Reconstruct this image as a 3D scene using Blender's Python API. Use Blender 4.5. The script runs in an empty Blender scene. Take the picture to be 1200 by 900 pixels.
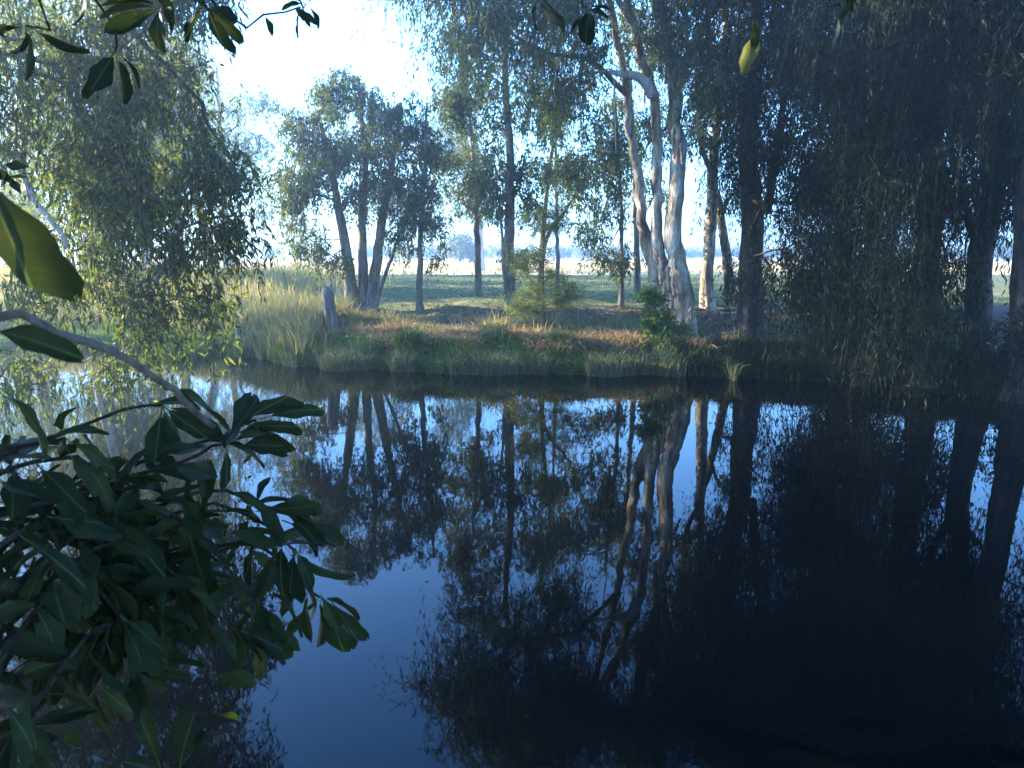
import bpy, math, random
import numpy as np
from mathutils import Vector, Matrix, Quaternion

R = math.radians
S = bpy.context.scene
C = S.collection

# ------------------------------------------------------------------ camera
CAM_H, PITCH, FPX = 2.5, R(9.2), 942.0            # eye height above the water, tilt down, focal length in px of a 1200 px wide frame
cam_data = bpy.data.cameras.new('camera')
cam_data.sensor_width = 36.0
cam_data.lens = 36.0 * FPX / 1200.0
cam_data.clip_start = 0.05
cam_data.clip_end = 3000
cam_data.dof.use_dof = True
cam_data.dof.focus_distance = 16.0
cam_data.dof.aperture_fstop = 9.0
cam = bpy.data.objects.new('camera', cam_data)
cam.location = (0, 0, CAM_H)
cam.rotation_euler = (R(90) - PITCH, 0, 0)
C.objects.link(cam)
S.camera = cam

# ------------------------------------------------------------------ sky and sun (low, from the left and a little ahead)
SUN_AZ, SUN_EL = R(-67), R(22)                    # azimuth from +Y, negative = left of the view
world = bpy.data.worlds.new('World')
S.world = world
world.use_nodes = True
wn = world.node_tree
for n in list(wn.nodes):
    wn.nodes.remove(n)
sky = wn.nodes.new('ShaderNodeTexSky')
sky.sky_type = 'NISHITA'
sky.sun_disc = False
sky.sun_elevation = SUN_EL
sky.sun_rotation = SUN_AZ
sky.altitude = 50
sky.air_density = 1.0
sky.dust_density = 0.2
sky.ozone_density = 6.0
bg = wn.nodes.new('ShaderNodeBackground')
bg.inputs['Strength'].default_value = 0.15
wo = wn.nodes.new('ShaderNodeOutputWorld')
wb = wn.nodes.new('ShaderNodeMix'); wb.data_type = 'RGBA'; wb.blend_type = 'MULTIPLY'     # the camera's cool white balance, even over the whole sky
wb.inputs[0].default_value = 1.0
wb.inputs[7].default_value = (0.74, 0.95, 1.10, 1)
wn.links.new(sky.outputs[0], wb.inputs[6])
wn.links.new(wb.outputs[2], bg.inputs['Color'])
wn.links.new(bg.outputs[0], wo.inputs['Surface'])

sun_data = bpy.data.lights.new('sun', 'SUN')
sun_data.energy = 5.0
sun_data.angle = R(0.5)
sun_data.color = (1.0, 0.88, 0.70)
sun = bpy.data.objects.new('sun', sun_data)
to_sun = Vector((math.sin(SUN_AZ) * math.cos(SUN_EL), math.cos(SUN_AZ) * math.cos(SUN_EL), math.sin(SUN_EL)))
sun.rotation_euler = to_sun.to_track_quat('Z', 'Y').to_euler()
sun.location = to_sun * 60
C.objects.link(sun)

S.view_settings.view_transform = 'Standard'
S.view_settings.look = 'None'
S.view_settings.gamma = 1.0
S.view_settings.use_curve_mapping = False
S.view_settings.exposure = 2.95
S.cycles.max_bounces = 8
S.cycles.transparent_max_bounces = 8
S.cycles.volume_bounces = 0
S.cycles.caustics_reflective = False
S.cycles.caustics_refractive = False
HAZE_DENSITY = 0.0036

# ------------------------------------------------------------------ helpers
def rng(seed):
    return np.random.RandomState(seed)

def at(px, py, Y):
    """world point seen at photo pixel (1200x900) at distance Y ahead"""
    u, v = (px - 600) / FPX, (450 - py) / FPX
    dy = math.cos(PITCH) + v * math.sin(PITCH)
    dz = -math.sin(PITCH) + v * math.cos(PITCH)
    t = Y / dy
    return np.array((u * t, Y, CAM_H + dz * t))

def on_plane(px, py, z=0.0):
    u, v = (px - 600) / FPX, (450 - py) / FPX
    dy = math.cos(PITCH) + v * math.sin(PITCH)
    dz = -math.sin(PITCH) + v * math.cos(PITCH)
    t = (z - CAM_H) / dz
    return np.array((u * t, dy * t))

def mesh_np(name, verts, faces, smooth=False):
    """verts (n,3); faces: list of (m,k) int arrays"""
    me = bpy.data.meshes.new(name)
    verts = np.asarray(verts, dtype=np.float32)
    me.vertices.add(len(verts))
    me.vertices.foreach_set('co', verts.ravel())
    faces = [np.asarray(f, dtype=np.int32) for f in faces if len(f)]
    loops = np.concatenate([f.ravel() for f in faces])
    sizes = np.concatenate([np.full(len(f), f.shape[1], dtype=np.int32) for f in faces])
    starts = np.concatenate([[0], np.cumsum(sizes)[:-1]]).astype(np.int32)
    me.loops.add(len(loops))
    me.loops.foreach_set('vertex_index', loops)
    me.polygons.add(len(sizes))
    me.polygons.foreach_set('loop_start', starts)
    me.polygons.foreach_set('use_smooth', np.full(len(sizes), smooth, dtype=bool))
    me.update(calc_edges=True)
    return me

def link(name, me, mat=None, parent=None, loc=None):
    o = bpy.data.objects.new(name, me)
    C.objects.link(o)
    if mat is not None and me is not None and len(me.materials) == 0:
        me.materials.append(mat)
    if parent is not None:
        o.parent = parent
    if loc is not None:
        o.location = loc
    return o

def thing(name, label, cat, loc=(0, 0, 0), group=None):
    o = bpy.data.objects.new(name, None)
    o.empty_display_size = 0.2
    o.location = loc
    C.objects.link(o)
    return tag(o, label, cat, group)

def tag(o, label=None, cat=None, group=None, kind=None):
    if label: o['label'] = label
    if cat: o['category'] = cat
    if group: o['group'] = group
    if kind: o['kind'] = kind
    return o

# ------------------------------------------------------------------ materials
def new_mat(name):
    m = bpy.data.materials.new(name)
    m.use_nodes = True
    nt = m.node_tree
    for n in list(nt.nodes):
        nt.nodes.remove(n)
    out = nt.nodes.new('ShaderNodeOutputMaterial')
    return m, nt, out

def ramp(nt, stops, interp='LINEAR'):
    r = nt.nodes.new('ShaderNodeValToRGB')
    e = r.color_ramp
    e.interpolation = interp
    while len(e.elements) < len(stops):
        e.elements.new(0.5)
    for el, (p, c) in zip(e.elements, stops):
        el.position = p
        el.color = (*c, 1)
    return r

def leaf_mat(name, cols, trans=0.35, rough=0.6, tint=(1.5, 1.5, 0.6), spec=0.2, big=False):
    """foliage: each leaf takes its own tone, part of the light passes through the blade"""
    m, nt, out = new_mat(name)
    geo = nt.nodes.new('ShaderNodeNewGeometry')
    n = len(cols)
    r = ramp(nt, [(i / (n - 1), c) for i, c in enumerate(cols)])
    if big:
        oi = nt.nodes.new('ShaderNodeObjectInfo')
        nt.links.new(oi.outputs['Random'], r.inputs[0])
    else:
        nt.links.new(geo.outputs['Random Per Island'], r.inputs[0])
    p = nt.nodes.new('ShaderNodeBsdfPrincipled')
    p.inputs['Roughness'].default_value = rough
    p.inputs['Specular IOR Level'].default_value = spec
    col = r.outputs[0]
    if big:                                        # veins and blotches on large blades
        tc = nt.nodes.new('ShaderNodeTexCoord')
        no = nt.nodes.new('ShaderNodeTexNoise')
        no.inputs['Scale'].default_value = 14
        no.inputs['Detail'].default_value = 5
        nt.links.new(tc.outputs['Object'], no.inputs['Vector'])
        mx = nt.nodes.new('ShaderNodeMix'); mx.data_type = 'RGBA'; mx.blend_type = 'MULTIPLY'
        rr = ramp(nt, [(0.3, (0.6, 0.62, 0.55)), (0.7, (1.25, 1.2, 1.1))])
        nt.links.new(no.outputs[0], rr.inputs[0])
        mx.inputs[0].default_value = 0.8
        nt.links.new(col, mx.inputs[6]); nt.links.new(rr.outputs[0], mx.inputs[7])
        col = mx.outputs[2]
        sx = nt.nodes.new('ShaderNodeSeparateXYZ'); nt.links.new(tc.outputs['Object'], sx.inputs[0])
        ab = nt.nodes.new('ShaderNodeMath'); ab.operation = 'ABSOLUTE'; nt.links.new(sx.outputs[1], ab.inputs[0])
        sk = nt.nodes.new('ShaderNodeMath'); sk.operation = 'MULTIPLY_ADD'; nt.links.new(ab.outputs[0], sk.inputs[0]); sk.inputs[1].default_value = -0.7
        nt.links.new(sx.outputs[0], sk.inputs[2])
        sn = nt.nodes.new('ShaderNodeMath'); sn.operation = 'MULTIPLY'; nt.links.new(sk.outputs[0], sn.inputs[0]); sn.inputs[1].default_value = 430.0
        si = nt.nodes.new('ShaderNodeMath'); si.operation = 'SINE'; nt.links.new(sn.outputs[0], si.inputs[0])
        v1 = nt.nodes.new('ShaderNodeMapRange'); nt.links.new(si.outputs[0], v1.inputs[0]); v1.inputs[1].default_value = 0.86; v1.inputs[2].default_value = 1.0; v1.inputs[4].default_value = 0.12
        v2 = nt.nodes.new('ShaderNodeMapRange'); nt.links.new(ab.outputs[0], v2.inputs[0]); v2.inputs[1].default_value = 0.0022; v2.inputs[2].default_value = 0.0008
        vm = nt.nodes.new('ShaderNodeMath'); vm.operation = 'MAXIMUM'; nt.links.new(v1.outputs[0], vm.inputs[0]); nt.links.new(v2.outputs[0], vm.inputs[1])
        vx = nt.nodes.new('ShaderNodeMix'); vx.data_type = 'RGBA'; nt.links.new(vm.outputs[0], vx.inputs[0])
        nt.links.new(col, vx.inputs[6]); vx.inputs[7].default_value = (0.06, 0.08, 0.03, 1)
        col = vx.outputs[2]
        nb = nt.nodes.new('ShaderNodeTexNoise'); nb.inputs['Scale'].default_value = 38; nb.inputs['Detail'].default_value = 3
        ob = nt.nodes.new('ShaderNodeObjectInfo')
        va = nt.nodes.new('ShaderNodeVectorMath'); va.operation = 'ADD'
        nt.links.new(tc.outputs['Object'], va.inputs[0]); nt.links.new(ob.outputs['Location'], va.inputs[1]); nt.links.new(va.outputs[0], nb.inputs['Vector'])
        sp = nt.nodes.new('ShaderNodeMapRange'); nt.links.new(nb.outputs[0], sp.inputs[0]); sp.inputs[1].default_value = 0.64; sp.inputs[2].default_value = 0.70
        bx_ = nt.nodes.new('ShaderNodeMix'); bx_.data_type = 'RGBA'; nt.links.new(sp.outputs[0], bx_.inputs[0])
        nt.links.new(col, bx_.inputs[6]); bx_.inputs[7].default_value = (0.055, 0.035, 0.016, 1)
        col = bx_.outputs[2]
        bp = nt.nodes.new('ShaderNodeBump'); bp.inputs['Strength'].default_value = 0.25; bp.inputs['Distance'].default_value = 0.004
        nt.links.new(no.outputs[0], bp.inputs['Height']); nt.links.new(bp.outputs[0], p.inputs['Normal'])
    nt.links.new(col, p.inputs['Base Color'])
    tr = nt.nodes.new('ShaderNodeBsdfTranslucent')
    mt = nt.nodes.new('ShaderNodeMix'); mt.data_type = 'RGBA'; mt.blend_type = 'MULTIPLY'
    mt.inputs[0].default_value = 1.0
    mt.inputs[7].default_value = (*tint, 1)
    nt.links.new(col, mt.inputs[6])
    nt.links.new(mt.outputs[2], tr.inputs['Color'])
    ms = nt.nodes.new('ShaderNodeMixShader')
    ms.inputs[0].default_value = trans
    nt.links.new(p.outputs[0], ms.inputs[1]); nt.links.new(tr.outputs[0], ms.inputs[2])
    nt.links.new(ms.outputs[0], out.inputs['Surface'])
    return m

def bark_mat(name, dark, mid, light, peel=0.5, scale=1.0, rough=0.85):
    m, nt, out = new_mat(name)
    tc = nt.nodes.new('ShaderNodeTexCoord')
    mp = nt.nodes.new('ShaderNodeMapping')
    mp.inputs['Scale'].default_value = (5 * scale, 5 * scale, 1.1 * scale)
    nt.links.new(tc.outputs['Object'], mp.inputs[0])
    n1 = nt.nodes.new('ShaderNodeTexNoise')
    n1.inputs['Scale'].default_value = 1.0; n1.inputs['Detail'].default_value = 7; n1.inputs['Roughness'].default_value = 0.62
    n1.inputs['Distortion'].default_value = 0.6
    nt.links.new(mp.outputs[0], n1.inputs['Vector'])
    r = ramp(nt, [(0.34, dark), (0.47, mid), (0.5 + 0.25 * (1 - peel), light), (0.85, tuple(c * 0.9 for c in light))])
    nt.links.new(n1.outputs[0], r.inputs[0])
    n2 = nt.nodes.new('ShaderNodeTexNoise')
    n2.inputs['Scale'].default_value = 6.0; n2.inputs['Detail'].default_value = 6
    nt.links.new(mp.outputs[0], n2.inputs['Vector'])
    mx = nt.nodes.new('ShaderNodeMix'); mx.data_type = 'RGBA'; mx.blend_type = 'MULTIPLY'
    mx.inputs[0].default_value = 0.7
    r2 = ramp(nt, [(0.3, (0.45, 0.42, 0.4)), (0.65, (1.15, 1.12, 1.08))])
    nt.links.new(n2.outputs[0], r2.inputs[0])
    nt.links.new(r.outputs[0], mx.inputs[6]); nt.links.new(r2.outputs[0], mx.inputs[7])
    p = nt.nodes.new('ShaderNodeBsdfPrincipled')
    p.inputs['Roughness'].default_value = rough
    p.inputs['Specular IOR Level'].default_value = 0.2
    nt.links.new(mx.outputs[2], p.inputs['Base Color'])
    bp = nt.nodes.new('ShaderNodeBump'); bp.inputs['Strength'].default_value = 0.8; bp.inputs['Distance'].default_value = 0.03
    ad = nt.nodes.new('ShaderNodeMath'); ad.operation = 'ADD'
    nt.links.new(n1.outputs[0], ad.inputs[0]); nt.links.new(n2.outputs[0], ad.inputs[1])
    nt.links.new(ad.outputs[0], bp.inputs['Height'])
    nt.links.new(bp.outputs[0], p.inputs['Normal'])
    nt.links.new(p.outputs[0], out.inputs['Surface'])
    return m

M = {}
M['gum_leaf'] = leaf_mat('gum_leaf', [(0.040, 0.064, 0.026), (0.066, 0.095, 0.038), (0.10, 0.12, 0.05), (0.14, 0.145, 0.07)], trans=0.45)
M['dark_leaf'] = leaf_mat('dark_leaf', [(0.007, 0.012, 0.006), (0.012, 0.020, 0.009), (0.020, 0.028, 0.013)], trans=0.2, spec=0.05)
M['warm_leaf'] = leaf_mat('warm_leaf', [(0.05, 0.07, 0.02), (0.09, 0.11, 0.035), (0.14, 0.15, 0.05), (0.17, 0.155, 0.06)], trans=0.45)
M['weep_leaf'] = leaf_mat('weep_leaf', [(0.030, 0.052, 0.020), (0.055, 0.080, 0.026), (0.11, 0.125, 0.040)], trans=0.48, tint=(1.8, 1.7, 0.5))
M['needle'] = leaf_mat('needle', [(0.055, 0.085, 0.03), (0.085, 0.115, 0.04), (0.12, 0.145, 0.055)], trans=0.4)
M['shrub_leaf'] = leaf_mat('shrub_leaf', [(0.05, 0.10, 0.025), (0.08, 0.14, 0.035), (0.12, 0.18, 0.045)], trans=0.4)
M['grass'] = leaf_mat('grass', [(0.035, 0.075, 0.018), (0.055, 0.105, 0.025), (0.09, 0.14, 0.035), (0.13, 0.13, 0.05)], trans=0.4)
M['lawn'] = leaf_mat('lawn', [(0.06, 0.09, 0.03), (0.09, 0.12, 0.04), (0.16, 0.15, 0.07)], trans=0.35)
M['dry_grass'] = leaf_mat('dry_grass', [(0.20, 0.12, 0.06), (0.30, 0.20, 0.10), (0.40, 0.29, 0.15), (0.26, 0.14, 0.07)], trans=0.4, tint=(1.2, 1.1, 0.8))
M['straw'] = leaf_mat('straw', [(0.26, 0.22, 0.09), (0.38, 0.31, 0.14), (0.50, 0.41, 0.20), (0.20, 0.20, 0.07)], trans=0.45, tint=(1.2, 1.1, 0.7))
M['reed'] = leaf_mat('reed', [(0.07, 0.10, 0.04), (0.12, 0.14, 0.06), (0.22, 0.20, 0.10), (0.30, 0.25, 0.14)], trans=0.4, tint=(1.2, 1.15, 0.7))
M['litter'] = leaf_mat('litter', [(0.07, 0.045, 0.03), (0.13, 0.08, 0.05), (0.20, 0.13, 0.08), (0.28, 0.20, 0.13)], trans=0.1)
M['broad_leaf'] = leaf_mat('broad_leaf', [(0.010, 0.018, 0.007), (0.014, 0.025, 0.009), (0.020, 0.031, 0.010), (0.030, 0.038, 0.012)], trans=0.17, rough=0.55, tint=(1.6, 1.7, 0.4), spec=0.12, big=True)
M['yellow_leaf'] = leaf_mat('yellow_leaf', [(0.12, 0.13, 0.065), (0.15, 0.155, 0.075)], trans=0.28, rough=0.45, tint=(1.3, 1.3, 0.6), big=True)
M['bark'] = bark_mat('bark', (0.09, 0.058, 0.038), (0.30, 0.235, 0.165), (0.66, 0.57, 0.44), peel=0.5)
M['bark_grey'] = bark_mat('bark_grey', (0.07, 0.055, 0.045), (0.15, 0.125, 0.105), (0.27, 0.235, 0.20), peel=0.4, scale=1.3)
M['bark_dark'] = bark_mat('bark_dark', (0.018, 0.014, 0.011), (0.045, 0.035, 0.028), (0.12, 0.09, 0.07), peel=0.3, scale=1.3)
M['dark_twig'] = bark_mat('dark_twig', (0.010, 0.008, 0.006), (0.022, 0.018, 0.014), (0.045, 0.036, 0.028), scale=3)
M['bark_pale'] = bark_mat('bark_pale', (0.25, 0.21, 0.17), (0.48, 0.43, 0.37), (0.62, 0.57, 0.50), peel=0.7)
M['paper'] = bark_mat('paper', (0.20, 0.12, 0.08), (0.40, 0.29, 0.21), (0.62, 0.50, 0.39), peel=0.5, scale=3.0)
M['dead_wood'] = bark_mat('dead_wood', (0.16, 0.13, 0.11), (0.30, 0.26, 0.22), (0.45, 0.40, 0.35), peel=0.5, scale=1.5)
M['twig'] = bark_mat('twig', (0.05, 0.04, 0.03), (0.10, 0.08, 0.06), (0.17, 0.145, 0.11), scale=3)

def ground_mat():
    m, nt, out = new_mat('ground')
    geo = nt.nodes.new('ShaderNodeNewGeometry')
    sep = nt.nodes.new('ShaderNodeSeparateXYZ')
    nt.links.new(geo.outputs['Position'], sep.inputs[0])
    def noise(scale, detail=6, rough=0.6):
        n = nt.nodes.new('ShaderNodeTexNoise')
        n.inputs['Scale'].default_value = scale; n.inputs['Detail'].default_value = detail; n.inputs['Roughness'].default_value = rough
        nt.links.new(geo.outputs['Position'], n.inputs['Vector'])
        return n.outputs[0]
    nA, nB, nC = noise(0.35), noise(2.5), noise(18, 8)
    def mixc(f, a, b, mode='MIX'):
        x = nt.nodes.new('ShaderNodeMix'); x.data_type = 'RGBA'; x.blend_type = mode
        if isinstance(f, float): x.inputs[0].default_value = f
        else: nt.links.new(f, x.inputs[0])
        nt.links.new(a, x.inputs[6]); nt.links.new(b, x.inputs[7])
        return x.outputs[2]
    def mul(a, k, off):
        x = nt.nodes.new('ShaderNodeMath'); x.operation = 'MULTIPLY_ADD'; x.use_clamp = False
        nt.links.new(a, x.inputs[0]); x.inputs[1].default_value = k; x.inputs[2].default_value = off
        return x.outputs[0]
    def add(a, b, clamp=False):
        x = nt.nodes.new('ShaderNodeMath'); x.operation = 'ADD'; x.use_clamp = clamp
        nt.links.new(a, x.inputs[0]); nt.links.new(b, x.inputs[1])
        return x.outputs[0]
    soil = ramp(nt, [(0.3, (0.045, 0.034, 0.025)), (0.55, (0.10, 0.07, 0.048)), (0.75, (0.17, 0.12, 0.085))]); nt.links.new(nC, soil.inputs[0])
    lawn = ramp(nt, [(0.3, (0.06, 0.08, 0.03)), (0.5, (0.09, 0.105, 0.04)), (0.66, (0.19, 0.16, 0.085))]); nt.links.new(nB, lawn.inputs[0])
    dry = ramp(nt, [(0.3, (0.34, 0.26, 0.15)), (0.55, (0.50, 0.39, 0.23)), (0.75, (0.58, 0.46, 0.29))]); nt.links.new(nA, dry.inputs[0])
    # lawn replaces the bare bank soil from about 24 m out, dry paddock replaces the lawn from about 52 m out
    f1 = add(mul(sep.outputs[1], 0.3, -6.1), mul(nA, 1.6, -0.8), True)
    f2 = add(mul(sep.outputs[1], 0.5, -26.5), mul(nA, 3.0, -1.5), True)
    c = mixc(f1, soil.outputs[0], lawn.outputs[0])
    c = mixc(f2, c, dry.outputs[0])
    det = ramp(nt, [(0.3, (0.72, 0.72, 0.72)), (0.7, (1.2, 1.2, 1.2))]); nt.links.new(nC, det.inputs[0])
    c = mixc(0.8, c, det.outputs[0], 'MULTIPLY')
    p = nt.nodes.new('ShaderNodeBsdfPrincipled')
    p.inputs['Roughness'].default_value = 0.95; p.inputs['Specular IOR Level'].default_value = 0.1
    nt.links.new(c, p.inputs['Base Color'])
    bp = nt.nodes.new('ShaderNodeBump'); bp.inputs['Strength'].default_value = 0.7; bp.inputs['Distance'].default_value = 0.06
    nt.links.new(nC, bp.inputs['Height']); nt.links.new(bp.outputs[0], p.inputs['Normal'])
    nt.links.new(p.outputs[0], out.inputs['Surface'])
    return m
M['ground'] = ground_mat()

def water_mat():
    m, nt, out = new_mat('pond_water')
    p = nt.nodes.new('ShaderNodeBsdfPrincipled')
    p.inputs['Base Color'].default_value = (0.0003, 0.0006, 0.0012, 1)
    p.inputs['Roughness'].default_value = 0.02
    p.inputs['IOR'].default_value = 1.24
    p.inputs['Specular Tint'].default_value = (0.33, 0.74, 1.0, 1)
    geo = nt.nodes.new('ShaderNodeNewGeometry')
    mp = nt.nodes.new('ShaderNodeMapping'); mp.inputs['Scale'].default_value = (1.0, 0.6, 1.0)
    nt.links.new(geo.outputs['Position'], mp.inputs[0])
    n = nt.nodes.new('ShaderNodeTexNoise'); n.inputs['Scale'].default_value = 2.2; n.inputs['Detail'].default_value = 3
    nt.links.new(mp.outputs[0], n.inputs['Vector'])
    bp = nt.nodes.new('ShaderNodeBump'); bp.inputs['Strength'].default_value = 0.075; bp.inputs['Distance'].default_value = 0.02
    nt.links.new(n.outputs[0], bp.inputs['Height']); nt.links.new(bp.outputs[0], p.inputs['Normal'])
    nt.links.new(p.outputs[0], out.inputs['Surface'])
    return m
M['water'] = water_mat()

# ------------------------------------------------------------------ terrain
shore_px = [(205, 399), (262, 408), (300, 418), (345, 427), (420, 433), (520, 436), (620, 438), (720, 438), (820, 440), (900, 444), (980, 449), (1060, 455), (1130, 461), (1200, 467)]
SHORE = [tuple(on_plane(*p)) for p in shore_px]
SHORE += [(9.8, 11.5), (10.4, 8.0), (9.2, 4.5), (6.5, 2.6), (3.0, 2.0), (0.0, 1.75), (-2.0, 1.85), (-4.5, 2.2), (-7.0, 3.6), (-8.8, 6.5), (-10.2, 10.0), (-12.5, 14.0), (-14.5, 18.0), (-16.0, 22.0), (-13.5, 24.0)]
SH = np.array(SHORE)

def shore_dist(x, y):
    x = np.asarray(x, float); y = np.asarray(y, float)
    return shore_raw(x, y) + 0.13 * np.sin(x * 2.3 + y) + 0.08 * np.sin(x * 5.1 - y * 1.7)

def shore_raw(x, y):
    """signed distance to the shoreline: positive on land"""
    x = np.asarray(x, float); y = np.asarray(y, float)
    best = np.full(x.shape, 1e9)
    inside = np.zeros(x.shape, bool)
    n = len(SH)
    for i in range(n):
        a, b = SH[i], SH[(i + 1) % n]
        ex, ey = b - a
        t = np.clip(((x - a[0]) * ex + (y - a[1]) * ey) / (ex * ex + ey * ey), 0, 1)
        d = np.hypot(x - a[0] - t * ex, y - a[1] - t * ey)
        best = np.minimum(best, d)
        cond = (a[1] > y) != (b[1] > y)
        with np.errstate(divide='ignore', invalid='ignore'):
            xi = a[0] + (y - a[1]) * ex / (ey if ey != 0 else 1e-9)
        inside ^= cond & (x < xi)
    return np.where(inside, -best, best)

def sm(t):
    t = np.clip(t, 0, 1)
    return t * t * (3 - 2 * t)

def ground_z(x, y):
    x = np.asarray(x, float); y = np.asarray(y, float)
    s = shore_dist(x, y)
    z = np.where(s > 0, 0.42 * sm(s / 1.1 + 0.12) - 0.018 + 0.72 * sm((s - 1.2) / 6.5), -0.9 * sm(-s / 2.0))
    bump = 0.05 * np.sin(x * 1.7 + 0.6 * y) * np.sin(y * 1.3 - 0.4 * x) + 0.03 * np.sin(x * 3.9 + y * 2.3)
    return z + bump * sm(s / 1.5) * np.where(y > 60, 0.4, 1.0)

def axis(lo, hi, step, far_lo, far_hi, g=1.18):
    a = list(np.arange(lo, hi + 1e-6, step))
    s, v = step, hi
    while v < far_hi:
        s *= g; v += s; a.append(v)
    s, v = step, lo
    while v > far_lo:
        s *= g; v -= s; a.insert(0, v)
    return np.array(a)

gx, gy = axis(-24, 18, 0.3, -320, 320), axis(-4, 34, 0.3, -40, 420)
GX, GY = np.meshgrid(gx, gy)
GZ = ground_z(GX, GY)
nx, ny = len(gx), len(gy)
idx = np.arange(nx * ny).reshape(ny, nx)
q = np.stack([idx[:-1, :-1], idx[:-1, 1:], idx[1:, 1:], idx[1:, :-1]], -1).reshape(-1, 4)
g = link('ground', mesh_np('ground', np.stack([GX, GY, GZ], -1).reshape(-1, 3), [q], True), M['ground'])
tag(g, 'grassy bank, shaded lawn and dry paddock around the pond', 'ground', kind='structure')

wv = np.array([(-20, -2, 0), (14, -2, 0), (14, 28, 0), (-20, 28, 0)], float)
w = link('pond_water', mesh_np('pond_water', wv, [np.array([[0, 1, 2, 3]])]), M['water'])
tag(w, 'still dark blue pond mirroring the trees and sky', 'water', kind='structure')

def gz1(x, y):
    return float(ground_z(np.array([x]), np.array([y]))[0])

def on_ground(px, Y):
    x = (px - 600) / FPX * Y * 1.005
    return np.array((x, Y, gz1(x, Y)))

# ------------------------------------------------------------------ tubes, trees, leaves
def frames(P):
    T = np.gradient(P, axis=0)
    T /= np.linalg.norm(T, axis=1)[:, None] + 1e-9
    ref = np.array((0.31, 0.95, 0.05)) if abs(T[0][1]) < 0.9 else np.array((1.0, 0.1, 0.0))
    A = np.cross(T, ref); A /= np.linalg.norm(A, axis=1)[:, None] + 1e-9
    B = np.cross(T, A)
    return A, B

def tube(P, rad, k, r=None, rough=0.0, flare=0.0):
    P = np.asarray(P, float); rad = np.asarray(rad, float)
    A, B = frames(P)
    th = np.linspace(0, 2 * math.pi, k, endpoint=False)
    n = len(P)
    rr = np.repeat(rad[:, None], k, 1)
    if rough and r is not None:                    # lobed, knotty stem
        ph = r.rand(6) * 6.28
        h = np.linspace(0, n * 0.25, n)[:, None]
        rr = rr * (1 + rough * (np.sin(3 * th[None] + ph[0] + 0.8 * h) + 0.6 * np.sin(5 * th[None] + ph[1] - 1.3 * h) + 0.7 * np.sin(2.1 * h + ph[2] + th[None])) + rough * 0.6 * r.randn(n, k))
    if flare:
        f = np.exp(-np.arange(n) * 0.9)[:, None]
        rr = rr * (1 + flare * f * (1 + 0.5 * np.sin(4 * th[None] + 1.0)))
    V = P[:, None] + A[:, None] * (np.cos(th)[None, :, None] * rr[..., None]) + B[:, None] * (np.sin(th)[None, :, None] * rr[..., None])
    V = V.reshape(-1, 3)
    i = np.arange(n - 1)[:, None] * k
    j = np.arange(k)[None]
    a = i + j; b = i + (j + 1) % k
    F = np.stack([a, b, b + k, a + k], -1).reshape(-1, 4)
    V = np.vstack([V, P[-1:]])                     # close the far end
    m = len(V) - 1
    e = (n - 1) * k + np.arange(k)
    cap = np.stack([e, (n - 1) * k + (np.arange(k) + 1) % k, np.full(k, m)], -1)
    return V, F, cap

def join_tubes(tubes):
    vs, qs, ts, off = [], [], [], 0
    for V, F, c in tubes:
        vs.append(V); qs.append(F + off); ts.append(c + off); off += len(V)
    return np.vstack(vs), [np.vstack(qs), np.vstack(ts)]

def smooth_poly(pts, step=0.3, jitter=0.0, r=None):
    pts = np.asarray(pts, float)
    n = len(pts)
    out = []
    for i in range(n - 1):
        p0, p1, p2, p3 = pts[max(i - 1, 0)], pts[i], pts[i + 1], pts[min(i + 2, n - 1)]
        m = max(2, int(np.linalg.norm(p2 - p1) / step))
        for t in np.linspace(0, 1, m, endpoint=False):
            out.append(0.5 * ((2 * p1) + (-p0 + p2) * t + (2 * p0 - 5 * p1 + 4 * p2 - p3) * t * t + (-p0 + 3 * p1 - 3 * p2 + p3) * t ** 3))
    out.append(pts[-1])
    out = np.array(out)
    if jitter and r is not None:
        out[1:-1] += r.randn(len(out) - 2, 3) * jitter
    return out

def leaf_quads(base, d, L, W, r, curl=0.12):
    """one bent lance-shaped blade (two triangles' worth) per row"""
    n = len(base)
    d = d / (np.linalg.norm(d, axis=1)[:, None] + 1e-9)
    side = np.cross(d, r.randn(n, 3)); side /= np.linalg.norm(side, axis=1)[:, None] + 1e-9
    nor = np.cross(side, d)
    L = np.asarray(L).reshape(-1, 1); W = np.asarray(W).reshape(-1, 1)
    mid = base + d * L * 0.45 + nor * L * curl * (r.rand(n, 1) - 0.3)
    V = np.stack([base, mid + side * W * 0.5, base + d * L, mid - side * W * 0.5], 1).reshape(-1, 3)
    F = np.arange(4 * n).reshape(-1, 4)
    return V, F

def blob_points(blobs, r):
    out = []
    for c, rad, n in blobs:
        v = r.randn(n, 3); v /= np.linalg.norm(v, axis=1)[:, None]
        rr = r.rand(n, 1) ** 0.42
        p = np.asarray(c)[None] + v * rr * np.asarray(rad)[None]
        k = max(2, int(n * 0.36))                  # gather the sprays into clumps with gaps between
        p[k:] = p[r.randint(0, k, n - k)] + r.randn(n - k, 3) * 0.16 * np.minimum(np.asarray(rad), 1.6)[None]
        out.append(p)
    return np.vstack(out)

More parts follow.
